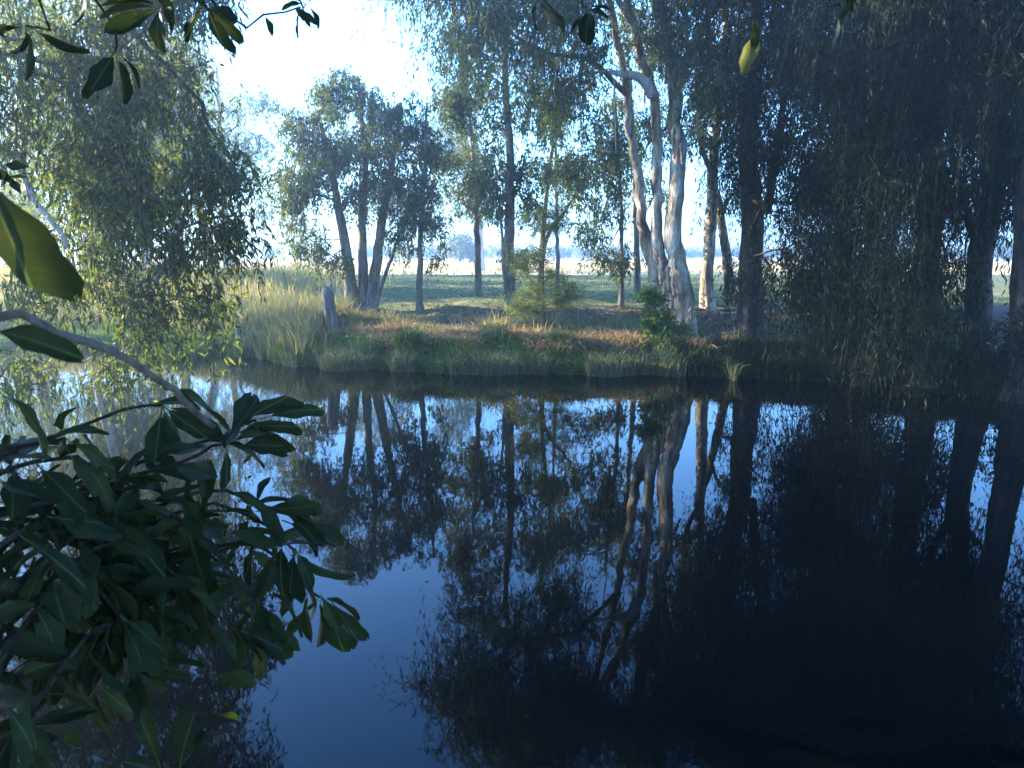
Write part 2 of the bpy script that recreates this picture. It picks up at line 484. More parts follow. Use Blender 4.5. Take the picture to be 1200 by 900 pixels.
class Tree:
    def __init__(self, name, label, cat, base, seed, group=None):
        self.base = np.asarray(base, float)
        self.r = rng(seed)
        self.root = thing(name, label, cat, tuple(self.base), group)
        self.pos, self.par, self.rad, self.isstem, self.desc = [], [], [], [], None
        self.stems = []
    def stem(self, pts, r0, r1, mat, name='trunk', sides=12, rough=0.05, flare=0.0, jitter=0.012, attach_from=0.35, power=1.0):
        P = smooth_poly(pts, 0.25, jitter, self.r)
        t = np.linspace(0, 1, len(P)) ** power
        rad = r0 + (r1 - r0) * t
        V, F, c = tube(P - self.base, rad, sides, self.r, rough, flare)
        link(name, mesh_np(name, V, [F, c], True), mat, self.root)
        a = int(len(P) * attach_from)
        prev = -1
        for i in range(a, len(P)):
            self.pos.append(P[i]); self.par.append(prev); self.rad.append(rad[i]); self.isstem.append(True)
            prev = len(self.pos) - 1
        return P
    def grow(self, clusters, bark, name='branch_network', tip=0.006, down=1.6, limit=0.75, kmin=4, wav=0.06):
        r = self.r
        clusters = np.asarray(clusters)
        N0 = np.array(self.pos)
        dist = np.array([np.min(np.linalg.norm(N0 - c, axis=1)) for c in clusters])
        cap = len(N0) + len(clusters) * 24
        P = np.zeros((cap, 3)); P[:len(N0)] = N0
        n = len(N0)
        par = list(self.par); stemf = list(self.isstem)
        nch = [0] * n
        ends = []
        for ci in np.argsort(dist):
            c = clusters[ci]
            dv = c[None] - P[:n]
            dd = np.linalg.norm(dv, axis=1)
            cost = dd + down * np.maximum(0, -dv[:, 2] + 0.05 * dd) + 0.0
            j = int(np.argmin(cost))
            a = P[j].copy(); d = np.linalg.norm(c - a)
            m = int(min(22, max(2, d / 0.3)))
            ctrl = a * 0.5 + c * 0.5 + np.array((0, 0, 0.16 * d)) + r.randn(3) * wav * d
            prev = j
            for t in np.linspace(0, 1, m + 1)[1:]:
                p = (1 - t) ** 2 * a + 2 * t * (1 - t) * ctrl + t * t * c
                p = p + r.randn(3) * 0.02
                P[n] = p; par.append(prev); stemf.append(False); prev = n; n += 1
            ends.append(prev)
        w = np.zeros(n)
        for e in ends: w[e] += 1
        for i in range(n - 1, -1, -1):
            if par[i] >= 0 and not stemf[i]: w[par[i]] += w[i]
        rad = tip * np.maximum(w, 0.6) ** 0.45
        kids = {}
        for i in range(n):
            if not stemf[i]: kids.setdefault(par[i], []).append(i)
        tubes = []
        starts = [(p, k) for p in list(kids) if stemf[p] for k in kids[p]]
        while starts:
            p, k = starts.pop()
            chain = [p, k]
            while True:
                nx_ = kids.get(chain[-1], [])
                if not nx_: break
                nx_ = sorted(nx_, key=lambda i: -w[i])
                for o in nx_[1:]: starts.append((chain[-1], o))
                chain.append(nx_[0])
            rr = np.array([rad[i] for i in chain]); rr[0] = rr[1] * 1.15
            tubes.append(tube(P[chain] - self.base, rr, 4 if rr[0] < 0.03 else 6))
        V, F = join_tubes(tubes)
        o = link(name, mesh_np(name, V, F, True), bark, self.root)
        o['kind'] = 'stuff'
        return clusters
    def leaves(self, clusters, mat, sprigs=5, per=14, spread=0.35, length=0.55, L=0.13, W=0.024, droop=1.0, name='crown', lift=0.3, twigs=None):
        twigs = M['twig'] if twigs is None else (twigs or None)
        r = self.r
        nC = len(clusters); nS = nC * sprigs
        c = np.repeat(clusters, sprigs, 0)
        start = c + r.randn(nS, 3) * spread * np.array((1, 1, 0.7))
        out = r.randn(nS, 3); out[:, 2] = lift * r.rand(nS)
        out /= np.linalg.norm(out, axis=1)[:, None]
        Ls = length * (0.5 + r.rand(nS, 1))
        t = (np.arange(per) + 0.5) / per
        t = np.repeat(t[None], nS, 0) + r.randn(nS, per) * 0.04
        P = start[:, None] + out[:, None] * (Ls * (t - 0.45 * t * t))[..., None] * 0.75
        P[..., 2] -= droop * (Ls * t * t) * 0.9
        tt = np.array((-0.25, 0.35, 0.95))[None].repeat(nS, 0)
        Q = start[:, None] + out[:, None] * (Ls * (tt - 0.45 * tt * tt))[..., None] * 0.75
        Q[..., 2] -= droop * (Ls * tt * np.abs(tt)) * 0.9
        sd = np.cross(out, (0.2, 0.3, 1.0)); sd /= np.linalg.norm(sd, axis=1)[:, None] + 1e-9
        wd_ = np.array((0.006, 0.004, 0.0015))[None, :, None]
        TV = np.stack([Q - sd[:, None] * wd_, Q + sd[:, None] * wd_, Q + np.array((0, 0, 1.0)) * wd_ * 1.7], 2)      # three-sided twig
        k9 = np.arange(nS)[:, None] * 9
        TF = np.vstack([np.hstack([k9 + a + b0, k9 + a + b1, k9 + a + 3 + b1, k9 + a + 3 + b0]) for a in (0, 3) for b0, b1 in ((1, 2), (2, 0))])
        if twigs is not None:
            link('twigs', mesh_np('twigs', TV.reshape(-1, 3) - self.base, [TF]), twigs, self.root)['kind'] = 'stuff'
        P = P.reshape(-1, 3) + r.randn(nS * per, 3) * 0.035
        d = np.repeat(out, per, 0) * 0.35 + r.randn(nS * per, 3) * 0.55
        d[:, 2] -= 0.95 * droop
        LL = L * (0.65 + 0.7 * r.rand(nS * per)); WW = W * (0.7 + 0.6 * r.rand(nS * per))
        V, F = leaf_quads(P - self.base, d, LL, WW, r)
        o = link(name, mesh_np(name, V, [F]), mat, self.root)
        return o

def pblob(px, py, Y, rx, ry, rz, n):
    """a lobe of a crown around the point seen at (px, py) at distance Y"""
    return (at(px, py, Y), (rx, ry, rz), n)

def base_at(px, Y):
    p = on_ground(px, Y); p[2] -= 0.06
    return p

# --- clump of slim trunks on the left, about 24 m away
b = base_at(424, 24)
t = Tree('multi_stemmed_gum_tree', 'bushy gum tree with several trunks rising from one base behind the grass bank', 'tree', b, 11)
t.stem([b + (-0.25, 0, 0), at(410, 325, 24), at(402, 270, 24), at(388, 200, 24), at(372, 130, 24)], 0.20, 0.05, M['bark_grey'], flare=0.4)
t.stem([b + (0.05, 0.1, 0), at(426, 320, 24), at(424, 260, 24.2), at(428, 190, 24.3), at(420, 100, 24.3)], 0.17, 0.04, M['bark_grey'], flare=0.4)
t.stem([b + (0.3, 0, 0), at(438, 330, 24), at(446, 270, 24), at(458, 200, 24), at(470, 120, 24)], 0.19, 0.05, M['bark_grey'], flare=0.4)
t.stem([b + (0.42, -0.1, 0), at(445, 342, 23.8), at(456, 310, 23.7), at(470, 270, 23.7), at(490, 225, 23.6)], 0.07, 0.025, M['bark_grey'], sides=8)
bl = [pblob(395, 125, 24, 1.3, 1.4, 1.0, 42), pblob(350, 190, 24, 0.95, 1.2, 1.4, 40), pblob(445, 160, 24, 1.2, 1.3, 1.2, 42), pblob(410, 215, 24, 1.5, 1.5, 1.5, 52),
      pblob(345, 270, 23.6, 0.7, 0.9, 0.9, 20), pblob(475, 240, 23.8, 0.9, 1.1, 1.3, 30), pblob(395, 95, 24, 0.7, 0.8, 0.5, 14), pblob(375, 305, 23.4, 0.6, 0.6, 0.4, 9), pblob(485, 165, 24, 0.9, 1.0, 1.2, 20)]
c = t.grow(blob_points(bl, t.r), M['bark_grey'])
t.leaves(c, M['gum_leaf'], sprigs=6, per=15, spread=0.20, L=0.15, W=0.045)

# --- slim single trees across the middle
def slim(name, label, px, Y, stems, blobs, seed, thin=0.8, bark='bark_grey', leaf='gum_leaf', r0=0.12, **kw):
    b = base_at(px, Y)
    t = Tree(name, label, 'tree', b, seed)
    for i, (pts, ra, rb) in enumerate(stems):
        pp = [b] + [at(x, y, Y + dy) for x, y, dy in pts] if i == 0 else [at(x, y, Y + dy) for x, y, dy in pts]
        t.stem(pp, ra, rb, M[bark], flare=0.35 if i == 0 else 0, sides=10, name='trunk' if i == 0 else 'limb')
    c = t.grow(blob_points([(q, w_, max(3, int(n * thin))) for q, w_, n in blobs], t.r), M[bark])
    k = dict(sprigs=6, per=14, spread=0.20, L=0.15, W=0.045); k.update(kw)
    t.leaves(c, M[leaf], **k)
    return t

slim('slender_gum_tree', 'slender gum tree with one thin pale trunk right of the many-trunked clump', 493, 23.5,
     [([(492, 320, 0), (494, 260, 0), (498, 200, 0), (500, 120, 0)], 0.10, 0.03)],
     [pblob(500, 150, 23.5, 0.8, 0.9, 1.2, 22), pblob(505, 215, 23.5, 0.8, 0.9, 1.0, 20), pblob(478, 270, 23.5, 0.5, 0.6, 0.8, 10), pblob(515, 285, 23.2, 0.4, 0.5, 0.7, 8)], 21)
slim('slender_gum_tree', 'gum tree with a thin trunk in front of the round distant tree', 561, 27,
     [([(560, 310, 0), (558, 250, 0), (555, 190, 0), (548, 110, 0)], 0.12, 0.04)],
     [pblob(545, 110, 27, 1.3, 1.3, 1.4, 42), pblob(535, 180, 27, 1.3, 1.3, 1.3, 36), pblob(575, 200, 27, 1.1, 1.2, 1.2, 28), pblob(548, 245, 26.6, 0.8, 0.8, 0.7, 12)], 22)
slim('tall_gum_tree', 'tall dark-trunked gum tree standing straight at the middle of the bank', 598, 22.8,
     [([(597, 330, 0), (597, 260, 0), (598, 180, 0), (592, 90, 0), (596, -30, 0)], 0.17, 0.05), ([(592, 345, -0.3), (590, 300, -0.35), (585, 240, -0.3), (577, 170, 0)], 0.05, 0.02)],
     [pblob(600, 130, 22.8, 1.3, 1.3, 1.5, 44), pblob(560, 90, 22.8, 1.2, 1.3, 1.4, 36), pblob(620, 210, 22.8, 1.0, 1.0, 1.1, 26), pblob(580, 235, 22.6, 0.8, 0.9, 0.9, 18), pblob(610, 40, 22.8, 1.4, 1.4, 1.3, 36), pblob(560, 30, 22.8, 1.1, 1.2, 1.0, 22), pblob(612, 290, 22.5, 0.4, 0.4, 0.5, 6)], 23)
slim('leaning_gum_tree', 'thin gum tree leaning to the right behind the feathery sapling', 628, 25,
     [([(640, 280, 0), (660, 250, 0), (676, 225, 0), (690, 180, 0)], 0.09, 0.03), ([(634, 300, 0), (638, 255, 0), (644, 200, 0), (650, 130, 0)], 0.09, 0.03)],
     [pblob(690, 190, 25, 1.1, 1.1, 1.1, 26), pblob(655, 160, 25, 1.2, 1.2, 1.2, 30), pblob(682, 255, 24.8, 0.6, 0.7, 0.8, 11), pblob(640, 240, 25, 0.6, 0.7, 0.8, 10)], 24)
slim('slender_gum_tree', 'very thin straight gum tree against the dry paddock', 653, 30,
     [([(653, 290, 0), (652, 230, 0), (651, 150, 0), (655, 60, 0)], 0.085, 0.03)],
     [pblob(655, 120, 30, 1.2, 1.3, 1.5, 28), pblob(650, 60, 30, 1.3, 1.3, 1.2, 24), pblob(668, 215, 30, 0.6, 0.7, 0.9, 8)], 25)
slim('slender_gum_tree', 'thin gum tree with foliage hanging nearly to the lawn left of the broad trunks', 727, 23,
     [([(728, 320, 0), (728, 250, 0), (724, 180, 0), (720, 100, 0)], 0.07, 0.03)],
     [pblob(728, 170, 23, 0.9, 1.0, 1.3, 26), pblob(712, 240, 23, 0.8, 0.8, 1.0, 18), pblob(728, 295, 22.8, 0.55, 0.6, 0.6, 13), pblob(705, 130, 23, 1.0, 1.0, 1.0, 20)], 26)
slim('slender_gum_tree', 'thin gum tree close beside the left stem of the broad trunks', 746, 26,
     [([(746, 300, 0), (745, 230, 0), (742, 150, 0), (735, 60, 0)], 0.11, 0.04)],
     [pblob(740, 120, 26, 1.2, 1.2, 1.4, 26), pblob(735, 50, 26, 1.4, 1.3, 1.2, 26), pblob(758, 215, 26, 0.6, 0.6, 0.8, 9)], 27)

# --- the big paperbark with three stems
YB = 19.2
b = base_at(800, YB)
t = Tree('paperbark_tree', 'broad pale paperbark tree with three heavy stems and peeling bark at the water edge', 'tree', b, 31)
t.stem([b + (0.0, 0, 0), at(803, 360, YB), at(797, 320, YB), at(788, 270, YB), at(796, 200, YB), at(791, 130, YB), at(782, 60, YB), at(770, -20, YB), at(775, -150, YB + .3)], 0.29, 0.10, M['bark'], sides=18, rough=0.08, flare=0.3, power=0.5, jitter=0.03)
t.stem([b + (-0.15, 0.15, 0.1), at(785, 350, YB + .2), at(773, 300, YB + .2), at(768, 230, YB + .2), at(771, 160, YB + .2), at(764, 100, YB + .1), at(750, 70, YB), at(738, 10, YB), at(715, -90, YB)], 0.19, 0.07, M['bark'], sides=16, rough=0.08, power=0.6, jitter=0.03)
t.stem([b + (-0.3, 0.25, 0.15), at(772, 340, YB + .4), at(757, 270, YB + .4), at(744, 190, YB + .4), at(733, 110, YB + .4), at(722, 40, YB + .3), at(700, -50, YB)], 0.18, 0.06, M['bark'], sides=16, rough=0.08, power=0.7, jitter=0.03)
t.stem([at(764, 112, YB - .05), at(756, 96, YB - .2), at(744, 88, YB - .3), at(728, 86, YB - .35), at(716, 84, YB - .4)], 0.14, 0.05, M['bark_pale'], name='limb', sides=12, rough=0.08, attach_from=0.5)
t.stem([at(752, 74, YB), at(745, 40, YB - .2), at(728, 8, YB - .3), at(700, -40, YB - .5)], 0.10, 0.05, M['bark'], name='limb', sides=10, rough=0.06)
t.stem([at(720, 92, YB - .38), at(721, 130, YB - .38), at(722, 180, YB - .36)], 0.018, 0.01, M['bark_pale'], name='limb', sides=6, attach_from=0.9)
t.stem([at(790, 120, YB), at(805, 70, YB - .2), at(830, 20, YB - .5), at(870, -60, YB - .8)], 0.12, 0.05, M['bark'], name='limb', sides=10, rough=0.06)
t.stem([at(733, 110, YB + .4), at(690, 70, YB - .2), at(640, 62, YB - .8), at(600, 40, YB - 1.2)], 0.07, 0.025, M['bark_grey'], name='limb', sides=8)
bl = [pblob(655, 110, 18.6, 0.7, 0.8, 1.0, 18), pblob(640, 60, 18.6, 1.4, 1.2, 0.9, 28), pblob(560, 20, 18.4, 1.4, 1.2, 0.9, 25), pblob(668, 170, 18.6, 0.45, 0.5, 0.8, 11), pblob(690, 20, 18.8, 1.2, 1.2, 0.9, 25),
      pblob(820, 60, 18.8, 1.1, 1.1, 1.0, 24), pblob(800, 10, 19, 1.5, 1.3, 0.9, 25), pblob(870, 40, 18.4, 1.2, 1.2, 1.0, 23), pblob(770, 30, 20, 1.2, 1.0, 1.0, 15),
      pblob(620, -70, 18.2, 2.2, 1.8, 1.6, 70), pblob(720, -90, 18.8, 2.2, 1.8, 1.6, 70), pblob(820, -80, 18.8, 2.2, 1.8, 1.6, 66), pblob(760, -190, 19, 2.8, 2.4, 1.5, 70), pblob(540, -30, 17.6, 1.3, 1.2, 0.8, 24), ((-1.3, 17.8, 8.4), (1.3, 1.2, 0.9), 44), ((0.4, 18.0, 9.6), (1.6, 1.4, 1.0), 60), ((2.4, 18.4, 9.8), (1.8, 1.5, 1.1), 60), ((4.2, 18.6, 9.4), (1.6, 1.5, 1.2), 50), ((1.0, 17.6, 8.2), (1.4, 1.2, 0.8), 40), pblob(760, 140, 20.5, 0.8, 0.6, 0.9, 10), pblob(840, 100, 18.8, 0.6, 0.7, 0.8, 12)]
c = t.grow(blob_points(bl, t.r), M['bark'])
t.leaves(c, M['gum_leaf'], sprigs=6, per=16, spread=0.22, length=0.75, L=0.15, W=0.034, droop=1.2)
# peeling sheets of papery bark, each a curled strip of its own
def bark_strip(parent, base, p, h, w_, yaw, r):
    n = 7
    w_ *= 0.6; h *= 1.15
    V = []
    for i in range(n):
        s = i / (n - 1)
        curl = 0.10 * (s ** 2) * (0.6 + r.rand()) + 0.01
        ww = w_ * (0.7 + 0.5 * r.rand()) * (1 - 0.5 * s)
        z = -h * s
        for sx in (-1, 0, 1):
            V.append((sx * ww / 2 + r.randn() * 0.015, -curl * (0.5 + r.rand()) - (0.02 if sx == 0 else 0), z + r.randn() * 0.03))
    V = np.array(V)
    F = [[i * 3 + j, i * 3 + j + 1, (i + 1) * 3 + j + 1, (i + 1) * 3 + j] for i in range(n - 1) for j in range(2)]
    ca, sa = math.cos(yaw), math.sin(yaw)
    V = V @ np.array([[ca, sa, 0], [-sa, ca, 0], [0, 0, 1]])
    o = link('bark_strip', mesh_np('bark_strip', V, [np.array(F)], True), M['paper'], parent)
    so = o.modifiers.new('thickness', 'SOLIDIFY'); so.thickness = 0.005
    o.location = tuple(np.asarray(p) - base)
    return o
for (px, py, h, w_, yaw) in [(775, 303, .45, .22, -.3), (783, 312, .5, .2, .1), (779, 330, .5, .2, -.2), (787, 345, .5, .18, .1), (782, 362, .4, .18, -.1), (789, 325, .4, .16, .3), (776, 318, .35, .14, -.5), (790, 300, .3, .14, .4),
                            (806, 372, .4, .2, .5), (812, 384, .35, .16, .6), (800, 388, .3, .2, .1), (808, 360, .3, .14, .3), (789, 150, .6, .14, .1), (756, 92, .5, .12, -.2), (740, 92, .35, .12, -.1), (764, 118, .6, .12, .2), (798, 168, .4, .12, .3), (784, 95, .6, .12, 0)]:
    off = 0.36 if py > 290 else 0.17
    bark_strip(t.root, t.base, at(px, py, YB - off), h, w_, yaw, t.r)

# --- the forked pair just right of it
b = base_at(829, 22.5)
t = Tree('forked_gum_tree', 'smooth gum tree with two crossing trunks between the paperbark and the dark trees', 'tree', b, 41)
t.stem([b, at(829, 320, 22.5), at(833, 250, 22.5), at(836, 190, 22.5), at(842, 120, 22.5), at(850, 40, 22.5), at(848, -60, 22.5)], 0.19, 0.07, M['bark'], sides=14, flare=0.4)
t.stem([on_ground(856, 22.9) - (0, 0, .05), at(852, 310, 22.9), at(846, 260, 22.8), at(836, 215, 22.6)], 0.15, 0.10, M['bark'], sides=12, flare=0.4)
t.stem([at(835, 205, 22.4), at(824, 180, 22.3), at(818, 140, 22.2), at(824, 80, 22), at(850, 10, 21.6)], 0.07, 0.03, M['bark_grey'], name='limb', sides=8)
t.stem([at(845, 255, 22.7), at(852, 235, 22.6), at(866, 222, 22.4)], 0.07, 0.03, M['bark'], name='limb', sides=8)
t.stem([at(838, 180, 22.5), at(852, 150, 22.4), at(872, 120, 22.2)], 0.06, 0.03, M['bark'], name='limb', sides=8)
bl = [pblob(850, 70, 22.3, 1.2, 1.3, 1.3, 34), pblob(870, 150, 22, 0.8, 0.9, 1.0, 22), pblob(820, 130, 22, 0.8, 0.9, 1.0, 18), pblob(850, -30, 22.3, 1.8, 1.8, 1.4, 44), pblob(872, 235, 22, 0.4, 0.5, 0.6, 8)]
c = t.grow(blob_points(bl, t.r), M['bark'])
t.leaves(c, M['gum_leaf'], sprigs=6, per=15, spread=0.22, L=0.15, W=0.04)

# --- the dense dark weeping trees on the right
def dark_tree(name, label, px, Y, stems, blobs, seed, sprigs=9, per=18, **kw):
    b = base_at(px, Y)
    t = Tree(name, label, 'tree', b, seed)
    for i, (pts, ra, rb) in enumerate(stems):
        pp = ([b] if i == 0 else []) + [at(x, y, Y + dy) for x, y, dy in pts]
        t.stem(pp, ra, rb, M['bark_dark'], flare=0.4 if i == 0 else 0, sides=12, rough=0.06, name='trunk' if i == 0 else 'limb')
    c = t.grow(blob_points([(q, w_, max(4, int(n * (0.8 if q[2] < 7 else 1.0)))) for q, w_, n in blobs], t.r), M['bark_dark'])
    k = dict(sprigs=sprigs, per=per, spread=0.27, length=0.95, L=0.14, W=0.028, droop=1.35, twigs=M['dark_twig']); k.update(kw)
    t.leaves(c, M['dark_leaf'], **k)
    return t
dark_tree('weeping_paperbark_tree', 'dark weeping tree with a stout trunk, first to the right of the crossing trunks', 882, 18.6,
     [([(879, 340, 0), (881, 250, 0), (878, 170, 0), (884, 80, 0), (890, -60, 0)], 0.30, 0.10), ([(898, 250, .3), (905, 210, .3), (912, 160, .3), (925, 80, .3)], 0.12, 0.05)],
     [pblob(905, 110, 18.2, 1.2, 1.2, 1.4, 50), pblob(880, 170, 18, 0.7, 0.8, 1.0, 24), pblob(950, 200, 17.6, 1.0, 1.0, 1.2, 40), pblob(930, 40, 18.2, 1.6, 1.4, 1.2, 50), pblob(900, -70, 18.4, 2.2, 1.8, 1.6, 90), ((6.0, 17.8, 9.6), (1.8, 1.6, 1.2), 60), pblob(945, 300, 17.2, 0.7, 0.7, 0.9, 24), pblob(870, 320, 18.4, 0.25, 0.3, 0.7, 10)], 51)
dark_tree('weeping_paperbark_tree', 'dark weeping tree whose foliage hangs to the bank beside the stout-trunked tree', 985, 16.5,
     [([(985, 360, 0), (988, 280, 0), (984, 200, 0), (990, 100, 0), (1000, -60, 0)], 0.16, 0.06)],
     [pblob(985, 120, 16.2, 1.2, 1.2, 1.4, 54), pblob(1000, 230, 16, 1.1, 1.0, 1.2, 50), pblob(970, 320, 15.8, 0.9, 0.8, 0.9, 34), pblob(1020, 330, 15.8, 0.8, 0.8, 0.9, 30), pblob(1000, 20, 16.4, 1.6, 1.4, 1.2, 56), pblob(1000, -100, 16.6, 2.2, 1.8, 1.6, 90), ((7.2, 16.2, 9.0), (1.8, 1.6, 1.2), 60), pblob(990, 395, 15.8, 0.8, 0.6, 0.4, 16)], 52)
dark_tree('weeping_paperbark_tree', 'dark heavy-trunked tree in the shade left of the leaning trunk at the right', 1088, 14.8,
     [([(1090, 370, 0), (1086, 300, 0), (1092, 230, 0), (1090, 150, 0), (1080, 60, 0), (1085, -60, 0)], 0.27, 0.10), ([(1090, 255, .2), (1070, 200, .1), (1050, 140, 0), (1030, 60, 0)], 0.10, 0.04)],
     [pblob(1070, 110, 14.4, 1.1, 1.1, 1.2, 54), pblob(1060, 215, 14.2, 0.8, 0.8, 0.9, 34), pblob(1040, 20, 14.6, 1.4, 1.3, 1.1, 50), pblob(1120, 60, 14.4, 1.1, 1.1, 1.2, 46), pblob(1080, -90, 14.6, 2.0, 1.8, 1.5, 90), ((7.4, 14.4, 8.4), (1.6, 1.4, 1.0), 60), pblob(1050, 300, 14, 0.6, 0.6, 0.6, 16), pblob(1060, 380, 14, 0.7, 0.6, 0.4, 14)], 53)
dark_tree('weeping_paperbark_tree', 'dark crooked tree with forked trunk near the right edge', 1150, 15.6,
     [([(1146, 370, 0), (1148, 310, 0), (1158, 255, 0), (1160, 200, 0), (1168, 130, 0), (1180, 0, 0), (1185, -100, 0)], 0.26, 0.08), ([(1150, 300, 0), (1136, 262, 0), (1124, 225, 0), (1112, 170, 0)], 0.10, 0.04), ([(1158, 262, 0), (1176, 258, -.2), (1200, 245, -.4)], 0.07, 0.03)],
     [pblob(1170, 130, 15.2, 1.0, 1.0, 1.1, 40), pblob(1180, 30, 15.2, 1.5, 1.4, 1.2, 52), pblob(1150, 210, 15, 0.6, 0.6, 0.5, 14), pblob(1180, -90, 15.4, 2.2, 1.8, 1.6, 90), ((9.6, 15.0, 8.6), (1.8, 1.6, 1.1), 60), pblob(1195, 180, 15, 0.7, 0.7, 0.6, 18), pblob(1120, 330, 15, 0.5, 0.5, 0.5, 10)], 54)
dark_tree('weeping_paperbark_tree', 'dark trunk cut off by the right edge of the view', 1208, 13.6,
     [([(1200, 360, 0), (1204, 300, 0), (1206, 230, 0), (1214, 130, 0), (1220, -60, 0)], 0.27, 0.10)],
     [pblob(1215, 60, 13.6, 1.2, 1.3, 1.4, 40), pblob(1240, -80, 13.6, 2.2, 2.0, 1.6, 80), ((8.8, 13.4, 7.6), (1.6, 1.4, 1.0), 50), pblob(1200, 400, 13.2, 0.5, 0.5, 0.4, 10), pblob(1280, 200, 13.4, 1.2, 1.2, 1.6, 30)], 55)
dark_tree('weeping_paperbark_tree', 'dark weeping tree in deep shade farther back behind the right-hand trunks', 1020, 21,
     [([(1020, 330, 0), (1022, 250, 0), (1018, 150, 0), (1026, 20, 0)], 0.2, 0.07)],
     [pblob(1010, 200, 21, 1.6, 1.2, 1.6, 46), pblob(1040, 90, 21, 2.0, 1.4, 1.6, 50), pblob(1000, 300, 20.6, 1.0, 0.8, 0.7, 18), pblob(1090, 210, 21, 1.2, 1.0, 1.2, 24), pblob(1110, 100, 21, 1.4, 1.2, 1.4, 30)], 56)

# --- near weeping tree on the left, trunk outside the frame
b = np.array((-9.9, 11.6, 0)); b[2] = gz1(b[0], b[1]) - 0.06
t = Tree('weeping_willow_leaved_gum', 'near weeping tree at the left with long leaves trailing down to the pond', 'tree', b, 61)
t.stem([b, b + (0.3, -0.1, 1.6), b + (0.9, -0.2, 3.2), b + (1.3, 0, 5.2), b + (1.5, 0.2, 8.0)], 0.26, 0.07, M['bark_pale'], sides=14, flare=0.4)
t.stem([b + (0.8, -0.2, 2.9), at(0, 178, 11.3), at(30, 208, 11.2), at(42, 232, 11.1), at(80, 290, 11)], 0.10, 0.03, M['bark_pale'], name='limb', sides=10, rough=0.05, jitter=0.025)
t.stem([b + (1.2, 0, 4.6), at(40, 60, 11.5), at(90, 130, 11.4), at(140, 190, 11.3), at(215, 260, 11.2)], 0.06, 0.018, M['bark_dark'], name='limb', sides=8, jitter=0.035)
t.stem([b + (1.4, 0.1, 6.0), at(80, -40, 11.8), at(160, 40, 12), at(230, 120, 12.2), at(285, 210, 12.2)], 0.06, 0.018, M['bark_dark'], name='limb', sides=8, jitter=0.035)
bl = [pblob(40, 80, 11.4, 0.8, 1.0, 0.9, 28), pblob(120, 60, 11.8, 0.9, 1.0, 0.8, 34), pblob(185, 110, 12, 0.8, 0.9, 0.8, 30), pblob(100, 170, 11.5, 0.9, 0.9, 0.8, 32), pblob(180, 210, 11.8, 0.8, 0.8, 0.7, 30), pblob(245, 190, 12, 0.6, 0.7, 0.8, 22), pblob(282, 245, 12, 0.3, 0.4, 0.5, 8),
      pblob(120, 265, 11.2, 0.8, 0.7, 0.5, 22), pblob(200, 290, 11.4, 0.5, 0.5, 0.4, 12), pblob(60, 330, 10.8, 0.7, 0.7, 0.4, 11), pblob(150, 350, 11, 0.5, 0.5, 0.35, 9), pblob(255, 270, 11.8, 0.35, 0.4, 0.35, 9), pblob(238, 335, 11.6, 0.25, 0.3, 0.35, 7), pblob(30, 425, 10.4, 0.45, 0.5, 0.3, 8), pblob(110, 440, 10.6, 0.3, 0.4, 0.25, 5), pblob(190, 410, 11, 0.2, 0.3, 0.3, 4),
      pblob(100, -60, 12, 1.6, 1.4, 1.0, 56), pblob(30, -160, 11.8, 1.8, 1.6, 1.2, 50), pblob(-80, 0, 11.4, 1.4, 1.4, 1.4, 40), pblob(190, -20, 12.4, 0.9, 1.0, 0.6, 26)]
c = t.grow(blob_points(bl, t.r), M['bark_grey'])
t.leaves(c, M['weep_leaf'], sprigs=6, per=13, spread=0.20, length=0.6, L=0.15, W=0.034, droop=1.2)

# --- sunlit trees beyond the left bank and the row that shades the lawn
def far_tree(name, label, X, Y, h, wd, seed, leaf='warm_leaf', bark='bark_pale', n=120, group=None, L=0.2, W=0.06, sprigs=7, per=14, low=0.36):
    z = gz1(X, Y) - 0.1
    b = np.array((X, Y, z))
    t = Tree(name, label, 'tree', b, seed, group)
    r = t.r
    lean = r.randn(2) * 0.05 * h
    t.stem([b, b + (lean[0] * .3, lean[1] * .3, h * .25), b + (lean[0] * .7, lean[1] * .7, h * .55), b + (lean[0], lean[1], h * .92)], 0.022 * h, 0.006 * h, M[bark], sides=10, flare=0.4)
    bl = []
    for k in range(6):
        a = r.rand() * 6.28; q_ = r.rand()
        bl.append((b + (lean[0] + math.cos(a) * wd * .28, lean[1] + math.sin(a) * wd * .28, h * (low + (0.9 - low) * (k + .5) / 6)), (wd * (.34 - .12 * k / 6), wd * (.34 - .12 * k / 6), h * .13), n // 6))
    c = t.grow(blob_points(bl, r), M[bark])
    t.leaves(c, M[leaf], sprigs=sprigs, per=per, spread=0.04 * h, length=0.08 * h, L=L, W=W, twigs=False)
    return t
far_tree('gum_tree', 'sunlit yellow-green gum tree behind the near weeping tree at the upper left', -17.5, 43, 15, 8, 71, n=170)
far_tree('gum_tree', 'pale sunlit gum tree left of the white gap of sky', -20.0, 57, 15, 7, 72, n=150, L=0.24)
far_tree('gum_tree', 'bushy sunlit gum tree standing in the straw-coloured grass behind the inlet', -13.4, 37, 11, 5.5, 79, n=150, low=0.3)
far_tree('gum_tree', 'sunlit gum tree with a pale trunk just behind the weeping tree leaves', -16.6, 31.5, 11, 6.5, 80, n=190, low=0.24)
far_tree('gum_tree', 'spreading sunlit gum tree at the far left seen through the trailing leaves', -21, 35, 13, 8, 73, n=220, low=0.22)
far_tree('gum_tree', 'tall hazy gum tree standing behind the many-trunked clump', -11.8, 63, 14, 7, 85, leaf='gum_leaf', n=140, L=0.24)
far_tree('gum_tree', 'tall hazy gum tree far behind the straight dark trunk', -2.5, 67, 14, 7.5, 86, leaf='gum_leaf', n=140, L=0.24)
